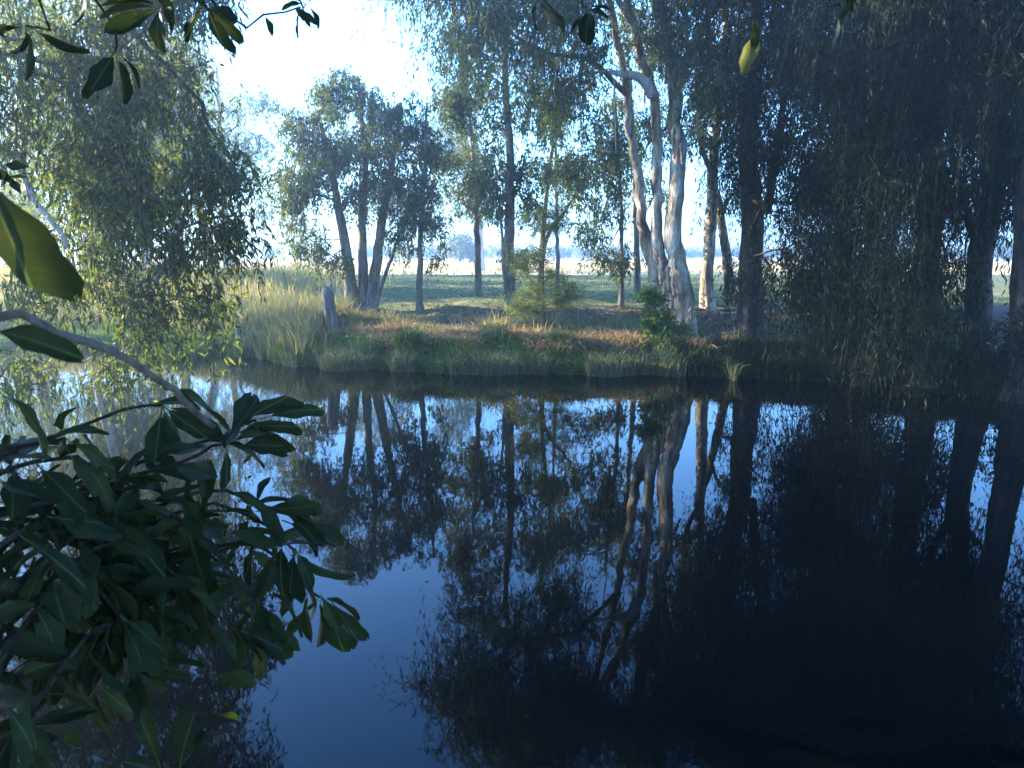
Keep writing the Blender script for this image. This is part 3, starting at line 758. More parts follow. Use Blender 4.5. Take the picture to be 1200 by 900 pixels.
for i, (X, Y, h) in enumerate([(-25, 60, 16), (-22, 49, 15), (-33, 54, 16)]):
    far_tree('gum_tree', 'gum tree in the row beyond the left bank whose shadows cross the lawn', X, Y, h, 9, 76 + i, leaf='gum_leaf', n=130, group='trees beyond the left bank')
far_tree('gum_tree', 'very tall gum tree added on the left bank to shade the far bank and right-hand trees', -17.8, 24.3, 18, 8.5, 88, leaf='gum_leaf', n=240, low=0.2, sprigs=8)  # mostly out of view, added to shade the bank and right-hand trees
spots = [(-5, -6, 11, 0.0), (1.5, -7, 13, 1.1), (7.5, -4, 13, 2.3), (12, 1, 14, 3.6), (14, 7, 14, 4.4), (14.5, 12.5, 13, 5.3)]  # unseen trees, added to cut sky light from behind and the right
first = far_tree('gum_tree', 'unseen shady tree added near the viewer to block sky light', spots[0][0], spots[0][1], 12, 8, 90, leaf='dark_leaf', bark='bark_dark', n=160, group='unseen trees added to block sky light').root
for X, Y, h, a in spots[1:]:
    o = first.copy(); C.objects.link(o)
    o.location = (X, Y, gz1(X, Y) - 0.1); o.rotation_euler = (0, 0, a); o.scale = (h / 12,) * 3
    for ch in list(first.children):
        c2 = ch.copy(); C.objects.link(c2); c2.parent = o

# --- the horizon: round tree and a thin hedge of far trees
def horizon_tree(label, px, Y, h, wd, seed, group='far trees along the horizon'):
    X = (px - 600) / FPX * Y
    b = np.array((X, Y, gz1(X, Y) - 0.2))
    t = Tree('distant_tree', label, 'tree', b, seed, group)
    r = t.r
    V, F, cc = tube(np.array([(0, 0, 0), (0.1, 0, h * .3), (0, 0, h * .7)]), [0.03 * h, 0.025 * h, 0.01 * h], 6)
    link('trunk', mesh_np('trunk', V, [F, cc], True), M['bark_grey'], t.root)
    pts = blob_points([((0, 0, h * .58), (wd / 2, wd / 2, h * .42), 260), ((wd * .2, 0, h * .4), (wd * .4, wd * .4, h * .3), 120)], r)
    pts = np.repeat(pts, 4, 0) + r.randn(len(pts) * 4, 3) * h * .05
    V, F = leaf_quads(pts, r.randn(len(pts), 3), 0.15 * h * (0.6 + r.rand(len(pts))), 0.07 * h * np.ones(len(pts)), r)
    link('crown', mesh_np('crown', V, [F]), M['warm_leaf'] if seed % 3 else M['gum_leaf'], t.root)
horizon_tree('lone round tree far off on the paddock, left of centre', 540, 130, 4.6, 6.0, 100, group=None)
r0 = rng(5)
for i in range(30):
    px = 430 + i * 27 + r0.randn() * 8
    Y = 210 + r0.rand() * 70
    horizon_tree('small far tree in the line along the paddock horizon', px, Y, 2.8 + 1.4 * r0.rand(), 7 + 4 * r0.rand(), 101 + i)
horizon_tree('far tree on the horizon in the gap between the rightmost trunks', 1172, 170, 4.5, 8, 140, group=None)
horizon_tree('far bushy tree on the horizon in the white gap at the left', 318, 260, 4.0, 8, 141, group=None)

# ------------------------------------------------------------------ grasses and ground cover
def blades(P, H, W, r, lean=0.35, drop=0.25, seg=2):
    n = len(P)
    a = r.rand(n) * 2 * math.pi
    side = np.stack([np.cos(a), np.sin(a), np.zeros(n)], 1)
    b_ = r.rand(n) * 2 * math.pi
    ln = lean * r.rand(n)
    out = np.stack([np.cos(b_) * ln, np.sin(b_) * ln, np.zeros(n)], 1)
    H = H[:, None]; W = W[:, None]
    p0, p1 = P - side * W / 2, P + side * W / 2
    m = P + out * H * 0.45 + np.array((0, 0, 1.0)) * H * 0.6
    m0, m1 = m - side * W * 0.38, m + side * W * 0.38
    tip = P + out * H * 1.35 + np.array((0, 0, 1.0)) * H * (1.0 - drop * r.rand(n, 1))
    V = np.stack([p0, p1, m1, m0, tip], 1).reshape(-1, 3)
    k = np.arange(n)[:, None] * 5
    return V, [np.hstack([k, k + 1, k + 2, k + 3]), np.hstack([k + 3, k + 2, k + 4])]

def scatter(n, r, x0, x1, y0, y1, smin, smax, dens=None):
    out = []
    tot = 0
    while tot < n:
        x = r.uniform(x0, x1, n * 2); y = r.uniform(y0, y1, n * 2)
        s = shore_dist(x, y)
        ok = (s > smin) & (s < smax)
        if dens is not None: ok &= r.rand(len(x)) < dens(x, y, s)
        x, y = x[ok], y[ok]
        out.append(np.stack([x, y, ground_z(x, y) - 0.02], 1)); tot += len(x)
        if len(x) == 0: break
    return np.vstack(out)[:n]

r = rng(7)
patch = lambda x, y, s: 0.35 + 0.65 * (np.sin(x * 2.1 + 1) * np.sin(x * 0.83 + y) > -0.2)
P = scatter(52000, r, -8.5, 6.0, 15, 24, -0.12, 1.25, lambda x, y, s: np.where(x < 2.2, 1.0, np.clip(1 - (x - 2.2) / 2.6, 0.12, 1)) * patch(x, y, s))
cl = 0.45 + 0.75 * sm(0.5 + 0.5 * np.sin(P[:, 0] * 3.1 + 1.7 * np.sin(P[:, 0] * 1.3)) * np.sin(P[:, 1] * 2.7 + P[:, 0]))
V, F = blades(P, (0.14 + 0.44 * r.rand(len(P)) ** 1.5) * cl * np.clip(1.25 - 0.75 * shore_dist(P[:, 0], P[:, 1]), 0.35, 1), 0.012 + 0.014 * r.rand(len(P)), r, 0.7, 0.6)
tag(link('bank_grass', mesh_np('bank_grass', V, F), M['grass']), 'lush green grass overhanging the far bank of the pond', 'grass', kind='stuff')
# broad-leaved creeper mixed into the bank grass
P = scatter(14000, r, -8, 3.5, 15, 23, -0.2, 0.9); P[:, 2] += 0.05 + 0.28 * r.rand(len(P))
V, F = leaf_quads(P, r.randn(len(P), 3) + (0, 0, .3), 0.05 + 0.05 * r.rand(len(P)), 0.03 + 0.02 * r.rand(len(P)), r)
tag(link('bank_creeper', mesh_np('bank_creeper', V, [F]), M['grass']), 'small-leaved green creeper mixed into the bank grass', 'ground cover', kind='stuff')
P = scatter(22000, r, -5.5, 4.2, 16, 24, 0.5, 2.2, lambda x, y, s: np.clip(1.4 - abs(s - 1.0), 0.05, 1) * (np.sin(x * 2.7 + 2) * np.sin(x * 1.1 + y * 1.7) > -0.05))
V, F = blades(P, 0.16 + 0.40 * r.rand(len(P)) ** 1.4, 0.02 + 0.016 * r.rand(len(P)), r, 1.0, 0.8)
tag(link('dry_bracken', mesh_np('dry_bracken', V, F), M['dry_grass']), 'rusty dry bracken along the top of the far bank', 'bracken', kind='stuff')
P = scatter(12000, r, -6.8, 4.5, 15, 22, -0.32, 0.25, lambda x, y, s: (np.sin(x * 3.3 + 1) * np.sin(x * 1.27) > -0.15)); P[:, 2] = np.maximum(P[:, 2], -0.03)
V, F = blades(P, 0.22 + 0.42 * r.rand(len(P)) ** 1.3, 0.012 + 0.012 * r.rand(len(P)), r, 0.75, 0.6)
tag(link('shallow_sedge', mesh_np('shallow_sedge', V, F), M['reed']), 'shaggy sedge standing in the shallows along the far bank', 'sedge', kind='stuff')
# rough grass on top of the bank
P = scatter(26000, r, -11, 8, 17, 28, 1.0, 4.5, lambda x, y, s: 0.25 + 0.75 * (np.sin(x * 1.3) * np.sin(y * 1.9 + x) > 0.1))
V, F = blades(P, 0.06 + 0.22 * r.rand(len(P)) ** 2, 0.012 + 0.01 * r.rand(len(P)), r, 0.8, 0.5)
tag(link('rough_grass', mesh_np('rough_grass', V, F), M['reed']), 'rough half-dry grass on top of the far bank', 'grass', kind='stuff')
# lawn tufts
P = scatter(42000, r, -14, 16, 22, 52, 3.0, 60)
V, F = blades(P, 0.04 + 0.07 * r.rand(len(P)), 0.02 + 0.025 * r.rand(len(P)), r, 0.8, 0.4)
tag(link('lawn_grass', mesh_np('lawn_grass', V, F), M['lawn']), 'short shaded lawn grass between the trees and the dry paddock', 'grass', kind='stuff')
# dry paddock tussocks
P = scatter(20000, r, -60, 70, 52, 120, 3.0, 200)
V, F = blades(P, 0.12 + 0.25 * r.rand(len(P)), 0.05 + 0.06 * r.rand(len(P)), r, 0.8, 0.4)
tag(link('paddock_grass', mesh_np('paddock_grass', V, F), M['straw']), 'dry straw-coloured grass of the sunlit paddock', 'grass', kind='stuff')
# sunlit tall grass on the left, behind the inlet
P = scatter(42000, r, -24, -5.2, 20, 38, 0.2, 14, lambda x, y, s: np.clip((-6.8 - x) / 2.5, 0.04, 1) * np.clip((40 - y) / 8, 0.1, 1))
V, F = blades(P, 0.5 + 0.75 * r.rand(len(P)) ** 1.3, 0.015 + 0.014 * r.rand(len(P)), r, 0.45, 0.3)
tag(link('tall_dry_grass', mesh_np('tall_dry_grass', V, F), M['straw']), 'tall sunlit straw-yellow grass behind the left inlet', 'grass', kind='stuff')
# reed bed at the water edge left of the bank
P = scatter(26000, r, -9.5, -4.6, 17.5, 25, -0.1, 3.2)
V, F = blades(P, 0.35 + 0.75 * r.rand(len(P)), 0.014 + 0.014 * r.rand(len(P)), r, 0.5, 0.35)
tag(link('reed_bed', mesh_np('reed_bed', V, F), M['reed']), 'grey-green reeds fringing the water at the left of the bank', 'reeds', kind='stuff')
# bright water grass in the inlet
P = scatter(24000, r, -14, -7.6, 19, 25, -1.6, 0.3); P[:, 2] = np.maximum(P[:, 2], -0.02)
V, F = blades(P, 0.14 + 0.36 * r.rand(len(P)), 0.014 + 0.014 * r.rand(len(P)), r, 0.5, 0.4)
tag(link('water_grass', mesh_np('water_grass', V, F), M['shrub_leaf']), 'bright green water grass growing in the sunny inlet', 'grass', kind='stuff')
# fallen leaves on the shaded bank at the right and under the trees
P = scatter(26000, r, -4, 13, 12, 25, 0.15, 6, lambda x, y, s: np.clip((x + 4) / 6, 0.15, 1)); P[:, 2] += 0.03
d = r.randn(len(P), 3); d[:, 2] *= 0.25
V, F = leaf_quads(P, d, 0.07 + 0.07 * r.rand(len(P)), 0.02 + 0.025 * r.rand(len(P)), r)
tag(link('leaf_litter', mesh_np('leaf_litter', V, [F]), M['litter']), 'brown fallen leaves covering the shaded bank', 'leaf litter', kind='stuff')
# sedge hanging over the shaded right-hand waterline
P = scatter(30000, r, 3.5, 11.5, 11, 18.5, -0.1, 1.0)
V, F = blades(P, 0.15 + 0.40 * r.rand(len(P)), 0.012 + 0.012 * r.rand(len(P)), r, 0.9, 0.7)
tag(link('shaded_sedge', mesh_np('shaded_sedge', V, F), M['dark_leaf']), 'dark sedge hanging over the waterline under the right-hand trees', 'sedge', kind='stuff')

# individual tufts
def tuft(name, label, px, Y, n, h, spread, mat, seed, group=None, lean=0.9, drop=0.7, w_=0.014, cat='grass tuft'):
    r = rng(seed)
    if name.startswith('dry'): h *= 1.35; n = int(n * 1.5); w_ *= 1.5
    b = on_ground(px, Y); b[2] -= 0.03
    root = thing(name, label, cat, tuple(b), group)
    a = r.rand(n) * 6.28; q_ = spread * r.rand(n) ** .7
    P = np.stack([np.cos(a) * q_, np.sin(a) * q_, np.zeros(n)], 1)
    V, F = blades(P, h * (0.55 + 0.55 * r.rand(n)), w_ * (0.7 + 0.6 * r.rand(n)), r, lean, drop)
    o = link('blades', mesh_np('blades', V, F), mat, root); o['kind'] = 'stuff'
    k = max(3, n // 40)
    V, F = blades(P[:k], h * (1.1 + 0.4 * r.rand(k)), np.full(k, 0.012), r, 0.35, 0.2)
    o = link('seed_stalks', mesh_np('seed_stalks', V, F), M['straw'], root); o['kind'] = 'stuff'
    return root
tuft('dry_grass_tuft', 'pale sunlit dry tuft against the base of the many-trunked clump', 411, 21.6, 320, 0.55, 0.30, M['straw'], 201)
tuft('dry_grass_tuft', 'rounded rusty dry tuft right of the thin pale trunk', 537, 18.75, 260, 0.42, 0.18, M['dry_grass'], 202)
tuft('dry_grass_tuft', 'largest pale dry tuft with drooping blades below the straight dark trunk', 580, 18.45, 420, 0.62, 0.28, M['straw'], 203)
tuft('dry_grass_tuft', 'small brown dry tuft below the feathery sapling', 632, 18.35, 220, 0.38, 0.2, M['dry_grass'], 204)
tuft('dry_grass_tuft', 'brown dry tuft midway between the sapling and the green shrub', 686, 18.25, 240, 0.42, 0.22, M['dry_grass'], 205)
tuft('dry_grass_tuft', 'low curled brown tuft just left of the green shrub', 716, 18.25, 240, 0.34, 0.26, M['dry_grass'], 206)
tuft('dry_grass_tuft', 'rusty dry tuft between the stump and the thin pale trunk', 468, 19.6, 240, 0.40, 0.3, M['dry_grass'], 207)
tuft('dry_grass_tuft', 'thin dry tuft in the shade right of the paperbark base', 858, 18.2, 160, 0.34, 0.2, M['dry_grass'], 208)
tuft('arching_grass_clump', 'arching pale grass clump with long fanned blades left of the stump', 352, 20.8, 260, 0.95, 0.22, M['reed'], 211, w_=0.018, drop=0.8)
tuft('arching_grass_clump', 'upright grey-green grass clump above the reeds at the left', 305, 21.4, 260, 1.05, 0.25, M['reed'], 212, w_=0.018, lean=0.5)
tuft('arching_grass_clump', 'leafy green grass clump at the corner where the inlet begins', 283, 19.6, 300, 0.6, 0.35, M['grass'], 213, w_=0.018)

for px, Y, h, lab in [(338, 18.6, .75, 'tall green grass clump at the bank corner left of the stump'), (372, 18.1, .6, 'green grass clump at the waterline just below the stump'), (430, 17.9, .62, 'green grass clump at the waterline below the many-trunked clump'),
                      (478, 17.9, .7, 'bright green grass clump beside the rusty tuft below the thin pale trunk'), (520, 17.7, .5, 'low green grass clump left of the rounded rusty tuft'), (655, 17.7, .55, 'green grass clump at the waterline right of the feathery sapling')]:
    tuft('green_grass_clump', lab, px, Y, 520, h, .34, M['grass'], 240 + px, w_=.02, lean=.7, drop=.55)
# feathery sapling
b = base_at(637, 19.6)
t = Tree('feathery_sapling', 'young feathery light-green sapling on the bank at the centre', 'tree', b, 221)
t.stem([b, at(638, 350, 19.6), at(637, 315, 19.6), at(636, 275, 19.6), at(638, 245, 19.6)], 0.03, 0.008, M['bark_dark'], sides=8, attach_from=0.15)
bl = [pblob(640, 262, 19.6, 0.35, 0.35, 0.4, 18), pblob(625, 305, 19.6, 0.55, 0.45, 0.25, 20), pblob(652, 335, 19.5, 0.6, 0.5, 0.25, 20), pblob(628, 358, 19.4, 0.7, 0.5, 0.22, 22), pblob(668, 350, 19.5, 0.35, 0.3, 0.2, 8)]
c = t.grow(blob_points(bl, t.r), M['bark_dark'], tip=0.004)
t.leaves(c, M['needle'], sprigs=5, per=24, spread=0.17, length=0.34, L=0.14, W=0.011, droop=0.25, lift=0.6)
# green shrub left of the paperbark
b = base_at(770, 18.4)
t = Tree('leafy_shrub', 'bright green leafy shrub at the foot of the paperbark', 'shrub', b, 231)
for k, (px, py) in enumerate([(760, 355), (775, 345), (792, 372), (752, 385)]):
    t.stem([b, (b + at(px, py, 18.4)) / 2 + (0.02 * k, 0, 0.05), at(px, py, 18.3)], 0.02, 0.006, M['twig'], name='stem', sides=6, attach_from=0.2)
bl = [pblob(766, 348, 18.3, 0.28, 0.3, 0.25, 18), pblob(775, 372, 18.2, 0.42, 0.4, 0.25, 26), pblob(770, 392, 18.1, 0.55, 0.45, 0.25, 30), pblob(795, 390, 18.1, 0.3, 0.3, 0.25, 12)]
c = t.grow(blob_points(bl, t.r), M['twig'], tip=0.004)
t.leaves(c, M['shrub_leaf'], sprigs=6, per=8, spread=0.09, length=0.18, L=0.085, W=0.045, droop=0.4, lift=0.6)

# broken stump, pale dead branch, fallen sticks
r = rng(9)
b = base_at(391, 19.3)
st = thing('tree_stump', 'weathered grey broken stump leaning at the water edge left of the clump', 'stump', tuple(b))
P = smooth_poly([(0, 0, 0), (-0.02, 0, .45), (-0.06, 0, .9), (-0.12, 0.02, 1.35)], 0.12)
V, F, cc = tube(P, np.linspace(0.17, 0.12, len(P)), 14, r, 0.09, 0.35)
top = len(P) - 1
V[top * 14:top * 14 + 14, 2] += r.rand(14) * 0.22 - 0.08
link('trunk', mesh_np('trunk', V, [F, cc], True), M['bark_grey'], st)
for k in range(3):
    q0 = np.array((-0.11 + 0.06 * k, 0.0, 1.3)); V, F, cc = tube(np.array([q0, q0 + (r.randn() * .03, 0, .14), q0 + (r.randn() * .05, 0, .26)]), [0.03, 0.02, 0.004], 5)
    link('splinter', mesh_np('splinter', V, [F, cc]), M['dead_wood'], st)
b = on_ground(276, 20.6)
db = thing('dead_branch', 'pale bare dead branch arching out of the reeds at the left', 'branch', tuple(b))
for k, (pts, r0_, r1_) in enumerate([([b, at(279, 364, 20.6), at(288, 362, 20.6), at(280, 351, 20.5), at(264, 347, 20.4)], .03, .012), ([at(284, 362, 20.6), at(278, 368, 20.5), at(276, 378, 20.4)], .02, .01)]):
    P = smooth_poly(pts, .08) - b
    V, F, cc = tube(P, np.linspace(r0_, r1_, len(P)), 7, r, .06)
    link('limb' if k == 0 else 'side_limb', mesh_np('limb', V, [F, cc], True), M['bark_pale'], db)
sticks = [((845, 19.6), (885, 19.5), 'pale fallen stick lying in the litter right of the paperbark base'), ((690, 22.4), (722, 22.2), 'pale fallen branch on the shaded lawn left of the paperbark'), ((842, 21.6), (880, 21.3), 'fallen stick behind the crossing trunks'), ((606, 20.8), (628, 20.9), 'short fallen stick beside the straight dark trunk'),
          ((1040, 14.4), (1085, 14.1), 'thin fallen branch in the shade below the heavy trunk'), ((960, 17.6), (1010, 17.0), 'fallen branch under the weeping foliage at the right')]
for k, (a, c_, lab) in enumerate(sticks):
    p0, p1 = on_ground(*a), on_ground(*c_)
    P = smooth_poly([p0 + (0, 0, .03), (p0 + p1) / 2 + (0, 0.05, .05 + .03 * r.rand()), p1 + (0, 0, .03)], .15, .012, r) - p0
    V, F, cc = tube(P, np.linspace(.035, .012, len(P)), 6, r, .05)
    o = link('fallen_stick', mesh_np('fallen_stick', V, [F, cc], True), M['bark_pale'] if k % 2 == 0 else M['dead_wood'], loc=tuple(p0))
    tag(o, lab, 'stick')

# ------------------------------------------------------------------ foreground: broad leaves
def broad_leaf_mesh(name, L, W, seed, mat):
    r = rng(seed)
    n = 8
    V, F = [], []
    fold, bend, wave = 0.05 + 0.3 * r.rand(), -0.05 + 0.5 * r.rand(), 0.01 + 0.035 * r.rand()
    skew = r.randn() * 0.12
    ph = r.rand() * 6
    for i in range(n + 1):
        s = i / n
        prof = (math.sin(math.pi * min(1, s * 0.93 + 0.03)) ** 0.75) * (0.72 + 0.42 * s)
        if s > 0.93: prof *= 0.55
        half = W / 2 * prof
        x = L * s; zb = -bend * L * s * s
        for k in (-1, -0.5, 0, 0.5, 1):
            V.append((x + 0.01 * abs(k), k * half * (1 + 0.12 * math.sin(13 * s + ph * k)) + skew * L * s * s, zb + abs(k) * half * fold * 2 + wave * L * math.sin(9 * s + ph + 2 * k) * abs(k)))
    for i in range(n):
        for j in range(4):
            a = i * 5 + j
            F.append((a, a + 1, a + 6, a + 5))
    V = np.array(V); V[:, 0] += L * 0.16
    base = len(V)
    V = np.vstack([V, [(0, -.0018, 0.004), (0, .0018, 0.004), (L * .17, .0022, 0), (L * .17, -.0022, 0)]])
    F.append((base, base + 3, base + 2, base + 1))
    me = mesh_np(name, V, [np.array(F)], True)
    me.materials.append(mat)
    return me
LEAFS = [broad_leaf_mesh('broad_leaf', 0.16, 0.050 + 0.008 * (k % 4), 300 + k, M['broad_leaf']) for k in range(12)]
YLEAF = [broad_leaf_mesh('broad_leaf', 0.15, 0.07, 310 + k, M['yellow_leaf']) for k in range(2)]

def place_leaf(parent, base, p, d, up, scale, me, name='leaf'):
    d = Vector(d).normalized(); up = Vector(up)
    y = up.cross(d)
    if y.length < 1e-4: y = Vector((1, 0, 0)).cross(d)
    y.normalize(); z = d.cross(y)
    rot = Matrix((d, y, z)).transposed().to_quaternion()
    o = bpy.data.objects.new(name, me)
    C.objects.link(o)
    o.parent = parent
    o.location = tuple(np.asarray(p) - base)
    o.rotation_mode = 'QUATERNION'
    o.rotation_quaternion = rot
    o.scale = (scale, scale * (0.85 + 0.3 * random.random()), scale)
    return o

random.seed(4)
def shoot(parent, base, pts, r0_, r1_, n, r, lscale=1.0, droop=0.5, whorl=4, start=0.35, mats=None, stemname='branch'):
    """a twig with alternate broad leaves and a whorl at its tip"""
    P = smooth_poly(pts, 0.06, 0.004, r)
    V, F, cc = tube(P - base, np.linspace(r0_, r1_, len(P)), 7, r, 0.04)
    link(stemname, mesh_np(stemname, V, [F, cc], True), M['dark_twig'], parent)
    for k in range(n + whorl):
        s = start + (1 - start) * (k + .3) / n if k < n else 1.0
        i = min(len(P) - 1, int(s * (len(P) - 1)))
        tdir = P[min(i + 1, len(P) - 1)] - P[max(i - 1, 0)]; tdir /= np.linalg.norm(tdir) + 1e-9
        rnd = r.randn(3); rnd /= np.linalg.norm(rnd)
        d = tdir * (0.45 if k < n else 0.55) + rnd * 0.9 + np.array((0, 0, -droop))
        up = np.array((0, -0.25, 1.0)) + r.randn(3) * 0.45
        me = (mats or LEAFS)[r.randint(len(mats or LEAFS))]
        place_leaf(parent, base, P[i], d, up, lscale * (0.7 + 0.5 * r.rand()), me)

r = rng(17)
b = np.array((-1.55, 0.95, 0.0)); b[2] = gz1(b[0], b[1]) - 0.04
shrub = thing('broad_leaved_shrub', 'dark broad-leaved shrub leaning over the water in the lower left foreground', 'shrub', tuple(b))
hub1 = np.array((-1.35, 1.25, 1.45)); hub2 = np.array((-1.45, 1.2, 1.9)); hub3 = np.array((-1.25, 1.3, 1.2))
for pts, ra, rb in [([b, b + (.05, .1, .3), hub3], .03, .02), ([b + (.03, 0, 0), b + (.1, .2, .4), hub1], .028, .018), ([b + (-.05, .02, 0), b + (-.02, .1, .6), hub2, hub2 + (.0, -.1, .6)], .03, .014)]:
    P = smooth_poly(pts, .08, .006, r) - b
    V, F, cc = tube(P, np.linspace(ra, rb, len(P)), 9, r, .05, .3)
    link('stem', mesh_np('stem', V, [F, cc], True), M['dark_twig'], shrub)
tips = [  # (hub, mid pixel, tip pixel, depth, leaves, scale)
    (hub2, (160, 545), (300, 492), 2.3, 10, 1.0), (hub2, (150, 560), (265, 520), 2.1, 9, 1.0), (hub1, (190, 590), (330, 600), 2.3, 11, 1.05), (hub1, (210, 600), (345, 645), 2.3, 11, 1.0),
    (hub1, (250, 640), (375, 700), 2.45, 11, 1.0), (hub1, (180, 650), (300, 700), 2.2, 11, 1.0), (hub3, (170, 700), (280, 740), 2.1, 10, 1.0), (hub1, (120, 600), (220, 620), 2.0, 12, 1.05),
    (hub1, (110, 640), (200, 670), 1.9, 12, 1.0), (hub2, (40, 540), (120, 560), 1.9, 9, 1.0), (hub2, (30, 520), (75, 520), 1.7, 6, 0.9), (hub3, (60, 690), (140, 720), 1.8, 11, 1.0),
    (hub1, (20, 620), (70, 650), 1.7, 10, 1.0), (hub3, (20, 740), (60, 760), 1.7, 6, 0.9), (hub2, (90, 500), (190, 475), 2.2, 7, 1.0), (hub1, (90, 560), (170, 600), 2.1, 10, 1.0),
    (hub3, (110, 740), (110, 800), 1.8, 5, 0.9), (hub3, (10, 800), (30, 850), 1.5, 5, 0.8)]
for hub, mp_, tp, dep, n, sc in tips:
    shoot(shrub, b, [hub, at(*mp_, dep - .15), at(*tp, dep)], .011, .004, int(n * 1.3), r, sc * 0.86)
# upper shoots whose big leaves fill the left edge
for pts, n, sc in [([hub2 + (0, -.1, .6), at(-60, 330, 1.0), at(-12, 215, .95)], 0, 0.95), ([hub2 + (0, -.05, .3), at(-60, 440, 1.1), at(-15, 395, 1.0)], 0, 0.8)]:
    P = smooth_poly(pts, .06)
    V, F, cc = tube(P - b, np.linspace(.008, .004, len(P)), 7)
    link('branch', mesh_np('branch', V, [F, cc], True), M['twig'], shrub)
def leaf_px(parent, base, p0, p1, up, me=None, k=0):
    """a leaf from one seen point to another"""
    a, c_ = at(*p0), at(*p1)
    d = c_ - a
    return place_leaf(parent, base, a, d, up, np.linalg.norm(d) / (0.16 * 1.14), me or LEAFS[k % 12])
lf = leaf_px(shrub, b, (-26, 185, .95), (42, 350, .95), (0.5, -1, .3), k=1); lf.scale[1] *= 1.25
leaf_px(shrub, b, (-20, 385, 1.0), (82, 405, 1.0), (0, -.8, .6), k=2)
P = smooth_poly([hub2 + (0, -.05, .3), at(-60, 380, 1.0), at(70, 392, 1.1), at(125, 410, 1.15), at(165, 434, 1.2), at(205, 458, 1.3), at(250, 500, 1.45)], .04, .002, r)
V, F, cc = tube(P - b, np.linspace(.009, .005, len(P)), 10, r, .07)
link('branch', mesh_np('branch', V, [F, cc], True), M['bark_grey'], shrub)
leaf_px(shrub, b, (175, 452, 1.7), (268, 470, 1.8), (0, -.3, 1), k=4)
leaf_px(shrub, b, (0, 455, 1.2), (72, 515, 1.25), (.3, -.4, 1), k=5)
leaf_px(shrub, b, (-10, 540, 1.4), (58, 532, 1.4), (0, -.2, 1), k=0)
for (a, c_) in [((285, 495, 2.3), (338, 458, 2.3)), ((305, 492, 2.3), (372, 470, 2.35)), ((288, 498, 2.3), (352, 500, 2.3)), ((275, 522, 2.2), (334, 520, 2.2)), ((378, 700, 2.45), (408, 772, 2.45)), ((385, 700, 2.45), (424, 756, 2.45)), ((375, 695, 2.4), (395, 735, 2.4)), ((300, 740, 2.2), (310, 795, 2.2)), ((285, 735, 2.1), (288, 785, 2.1)), ((318, 735, 2.2), (336, 778, 2.2)), ((300, 600, 2.3), (372, 592, 2.3)), ((330, 610, 2.3), (398, 632, 2.3))]:
    leaf_px(shrub, b, a, c_, (0.1, -.7, .7), k=int(a[0]))
# crowded inner leaves of the shrub, too dark and overlapping to tell apart
vs, fs, off = [], [], 0
for k in range(230):
    px, py = 110 + r.randn() * 95, 655 + r.randn() * 75
    if px > 330 or py < 540: continue
    p = at(px, py, 1.75 + 0.3 * r.rand() + max(0, px - 120) * 0.0016)
    me = LEAFS[r.randint(12)]
    co = np.zeros(len(me.vertices) * 3, np.float32); me.vertices.foreach_get('co', co); co = co.reshape(-1, 3)
    d = np.array((0.7, 0.3, -0.35)) + r.randn(3) * 0.7; d /= np.linalg.norm(d)
    u_ = np.array((0, -0.2, 1.0)) + r.randn(3) * 0.5
    y_ = np.cross(u_, d); y_ /= np.linalg.norm(y_); z_ = np.cross(d, y_)
    co = co * (0.5 + 0.4 * r.rand()) @ np.stack([d, y_, z_]) + p - b
    vs.append(co)
    fs.append(np.array([list(q_.vertices) for q_ in me.polygons]) + off); off += len(co)
link('inner_foliage', mesh_np('inner_foliage', np.vstack(vs), [np.vstack(fs)], True), M['broad_leaf'], shrub)['kind'] = 'stuff'
# young pale leaves at the very bottom edge
b2 = np.array((-0.62, 1.35, 0.0)); b2[2] = gz1(b2[0], b2[1]) - .03
seedling = thing('leafy_seedling', 'small seedling with pale green leaves at the bottom edge', 'seedling', tuple(b2))
P = smooth_poly([b2, at(195, 960, 1.5), at(200, 905, 1.55)], .05)
V, F, cc = tube(P - b2, np.linspace(.006, .003, len(P)), 6); link('stem', mesh_np('stem', V, [F, cc], True), M['twig'], seedling)
for a, c_ in [((188, 898, 1.55), (166, 848, 1.5)), ((210, 905, 1.55), (216, 856, 1.5)), ((195, 905, 1.5), (150, 893, 1.45)), ((205, 908, 1.5), (240, 860, 1.55))]:
    leaf_px(seedling, b2, a, c_, (0.2, -.7, .7), LEAFS[int(a[0]) % 12])

# the tree the photographer stands under: trunk behind to the left, limbs overhead
b3 = np.array((-2.7, -1.2, 0.0)); b3[2] = gz1(b3[0], b3[1]) - .05
ot = Tree('broad_leaved_tree', 'overhanging broad-leaved tree whose leafy twigs hang into the top of the view', 'tree', b3, 401)
ot.stem([b3, b3 + (.1, .1, 1.5), b3 + (.3, .3, 3.2), b3 + (.6, .5, 5.0)], .16, .07, M['bark_dark'], sides=12, flare=.4)
limbA = ot.stem([b3 + (.25, .25, 2.9), np.array((-1.9, .9, 3.7)), np.array((-1.2, 2.2, 4.0)), np.array((0.2, 3.0, 4.3))], .05, .02, M['bark_dark'], name='limb', sides=8)
limbB = ot.stem([b3 + (.4, .35, 3.6), np.array((-1.0, .3, 4.3)), np.array((.6, 1.2, 4.2)), np.array((1.6, 2.2, 4.0))], .05, .018, M['bark_dark'], name='limb', sides=8)
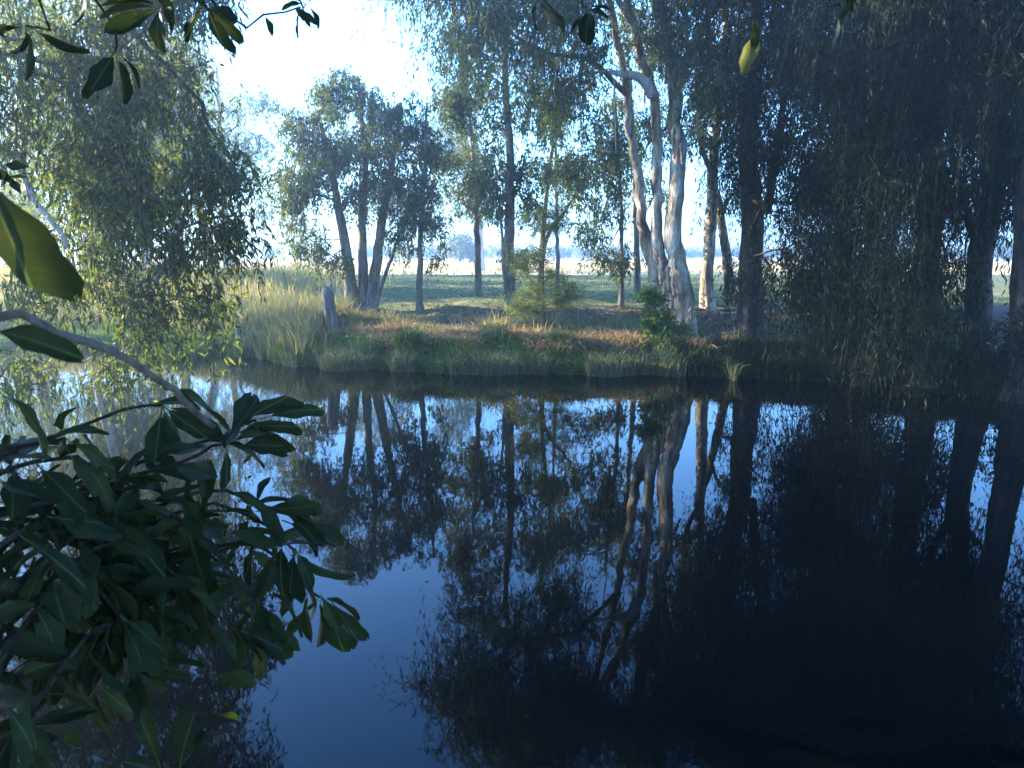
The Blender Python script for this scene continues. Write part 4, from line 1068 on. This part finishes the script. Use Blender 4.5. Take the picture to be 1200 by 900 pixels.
c = ot.grow(blob_points([(b3 + (.6, .2, 5.4), (2.2, 1.8, .9), 70), (np.array((0.6, .2, 5.6)), (2.4, 2.0, .7), 90), (np.array((-3.4, 1.6, 5.4)), (1.8, 2.0, .8), 70), (np.array((3.4, 1.2, 5.8)), (2.0, 2.2, .7), 70), (np.array((-.5, 3.6, 6.1)), (2.6, 2.0, .6), 110), (np.array((-2.6, 4.6, 6.0)), (2.0, 1.8, .6), 60), (np.array((-3.8, .2, 3.2)), (.8, 1.2, 1.2), 40), (np.array((-4.3, 3.3, 3.9)), (1.0, 1.1, 1.4), 60), (np.array((-5.1, 5.3, 4.3)), (1.25, 1.5, 1.5), 130)], ot.r), M['bark_dark'])  # out-of-view crown lobes, added to keep sun and sky light off the shrub
ot.leaves(c, M['dark_leaf'], sprigs=8, per=9, spread=.3, length=.35, L=.17, W=.08, droop=.5, twigs=False)
def hang(pts, n, sc, whorl=4, mats=None, droop=.5, start=.35):
    shoot(ot.root, ot.base, pts, .008, .003, n, ot.r, sc * 0.82, droop, whorl, start, mats)
hang([np.array((-1.45, 1.75, 3.95)), at(170, -25, 2.3), at(190, 8, 2.3)], 5, .95, 5)
hang([np.array((-1.2, 2.2, 4.0)), at(225, -30, 2.5), at(240, 5, 2.5)], 5, .9, 5)
hang([np.array((-1.2, 2.2, 4.0)), at(255, 8, 2.6), at(310, 17, 2.7), at(352, 8, 2.75)], 6, .5, 4)
hang([np.array((-1.0, 2.4, 4.05)), at(340, -25, 2.7), at(358, 5, 2.75)], 3, .75, 5, droop=.3)
hang([np.array((-1.6, 1.5, 3.9)), at(100, -20, 2.4), at(135, 60, 2.5)], 4, .9, 4)
hang([np.array((-1.6, 1.5, 3.9)), at(40, -20, 2.3), at(30, 30, 2.4)], 3, .9, 4)
hang([np.array((0.2, 3.0, 4.3)), at(640, -40, 3.2), at(632, -5, 3.2)], 2, 1.0, 3, droop=.8)
hang([np.array((0.2, 3.0, 4.3)), at(680, -30, 3.2), at(688, 8, 3.2)], 2, .9, 5, droop=.8)
hang([np.array((1.0, 1.6, 4.15)), at(880, -30, 2.6), at(882, 20, 2.6)], 0, .6, 1, droop=1.2)
for a, c_ in [((884, 36, 2.6), (868, 84, 2.6)), ((884, 36, 2.6), (884, 66, 2.6))]:
    leaf_px(ot.root, ot.base, a, c_, (0.2, -1, .2), YLEAF[0])
hang([np.array((1.6, 2.2, 4.0)), at(990, -30, 2.6), at(985, 5, 2.6)], 3, .9, 4)

# floating leaves on the pond
for k, (px, py) in enumerate([(505, 715), (512, 714), (497, 681), (640, 553), (648, 556), (560, 700)]):
    x, y = on_plane(px, py)
    V, F = leaf_quads(np.array([(0, 0, 0.004)]), np.array([(1.0, 0.3 * math.sin(k), 0.0)]), np.array([.045]), np.array([.02]), rng(k))
    V[:, 2] = 0.004 + 0.002 * np.arange(4)
    o = link('floating_leaf', mesh_np('floating_leaf', V, [F]), M['dark_leaf'], loc=(x, y, 0.001))
    tag(o, 'tiny fallen leaf floating on the open blue water', 'leaf', 'leaves floating on the pond')

# ------------------------------------------------------------------ haze volume, added to imitate the veil of lens glare
hv = np.array([(x, y, z) for z in (-2, 24) for y in (-60, 500) for x in (-390, 390)], float)
hf = np.array([(0, 2, 3, 1), (4, 5, 7, 6), (0, 1, 5, 4), (2, 6, 7, 3), (0, 4, 6, 2), (1, 3, 7, 5)])
m, nt, out = new_mat('haze')
pv = nt.nodes.new('ShaderNodeVolumePrincipled')
pv.inputs['Color'].default_value = (0.52, 0.76, 1.0, 1)
pv.inputs['Density'].default_value = HAZE_DENSITY
pv.inputs['Anisotropy'].default_value = 0.75
nt.links.new(pv.outputs[0], out.inputs['Volume'])
if HAZE_DENSITY > 0:
    hz = link('haze', mesh_np('haze', hv, [hf]), m)
    tag(hz, 'thin blue haze added over the pond and paddock to imitate lens glare', 'haze', kind='stuff')
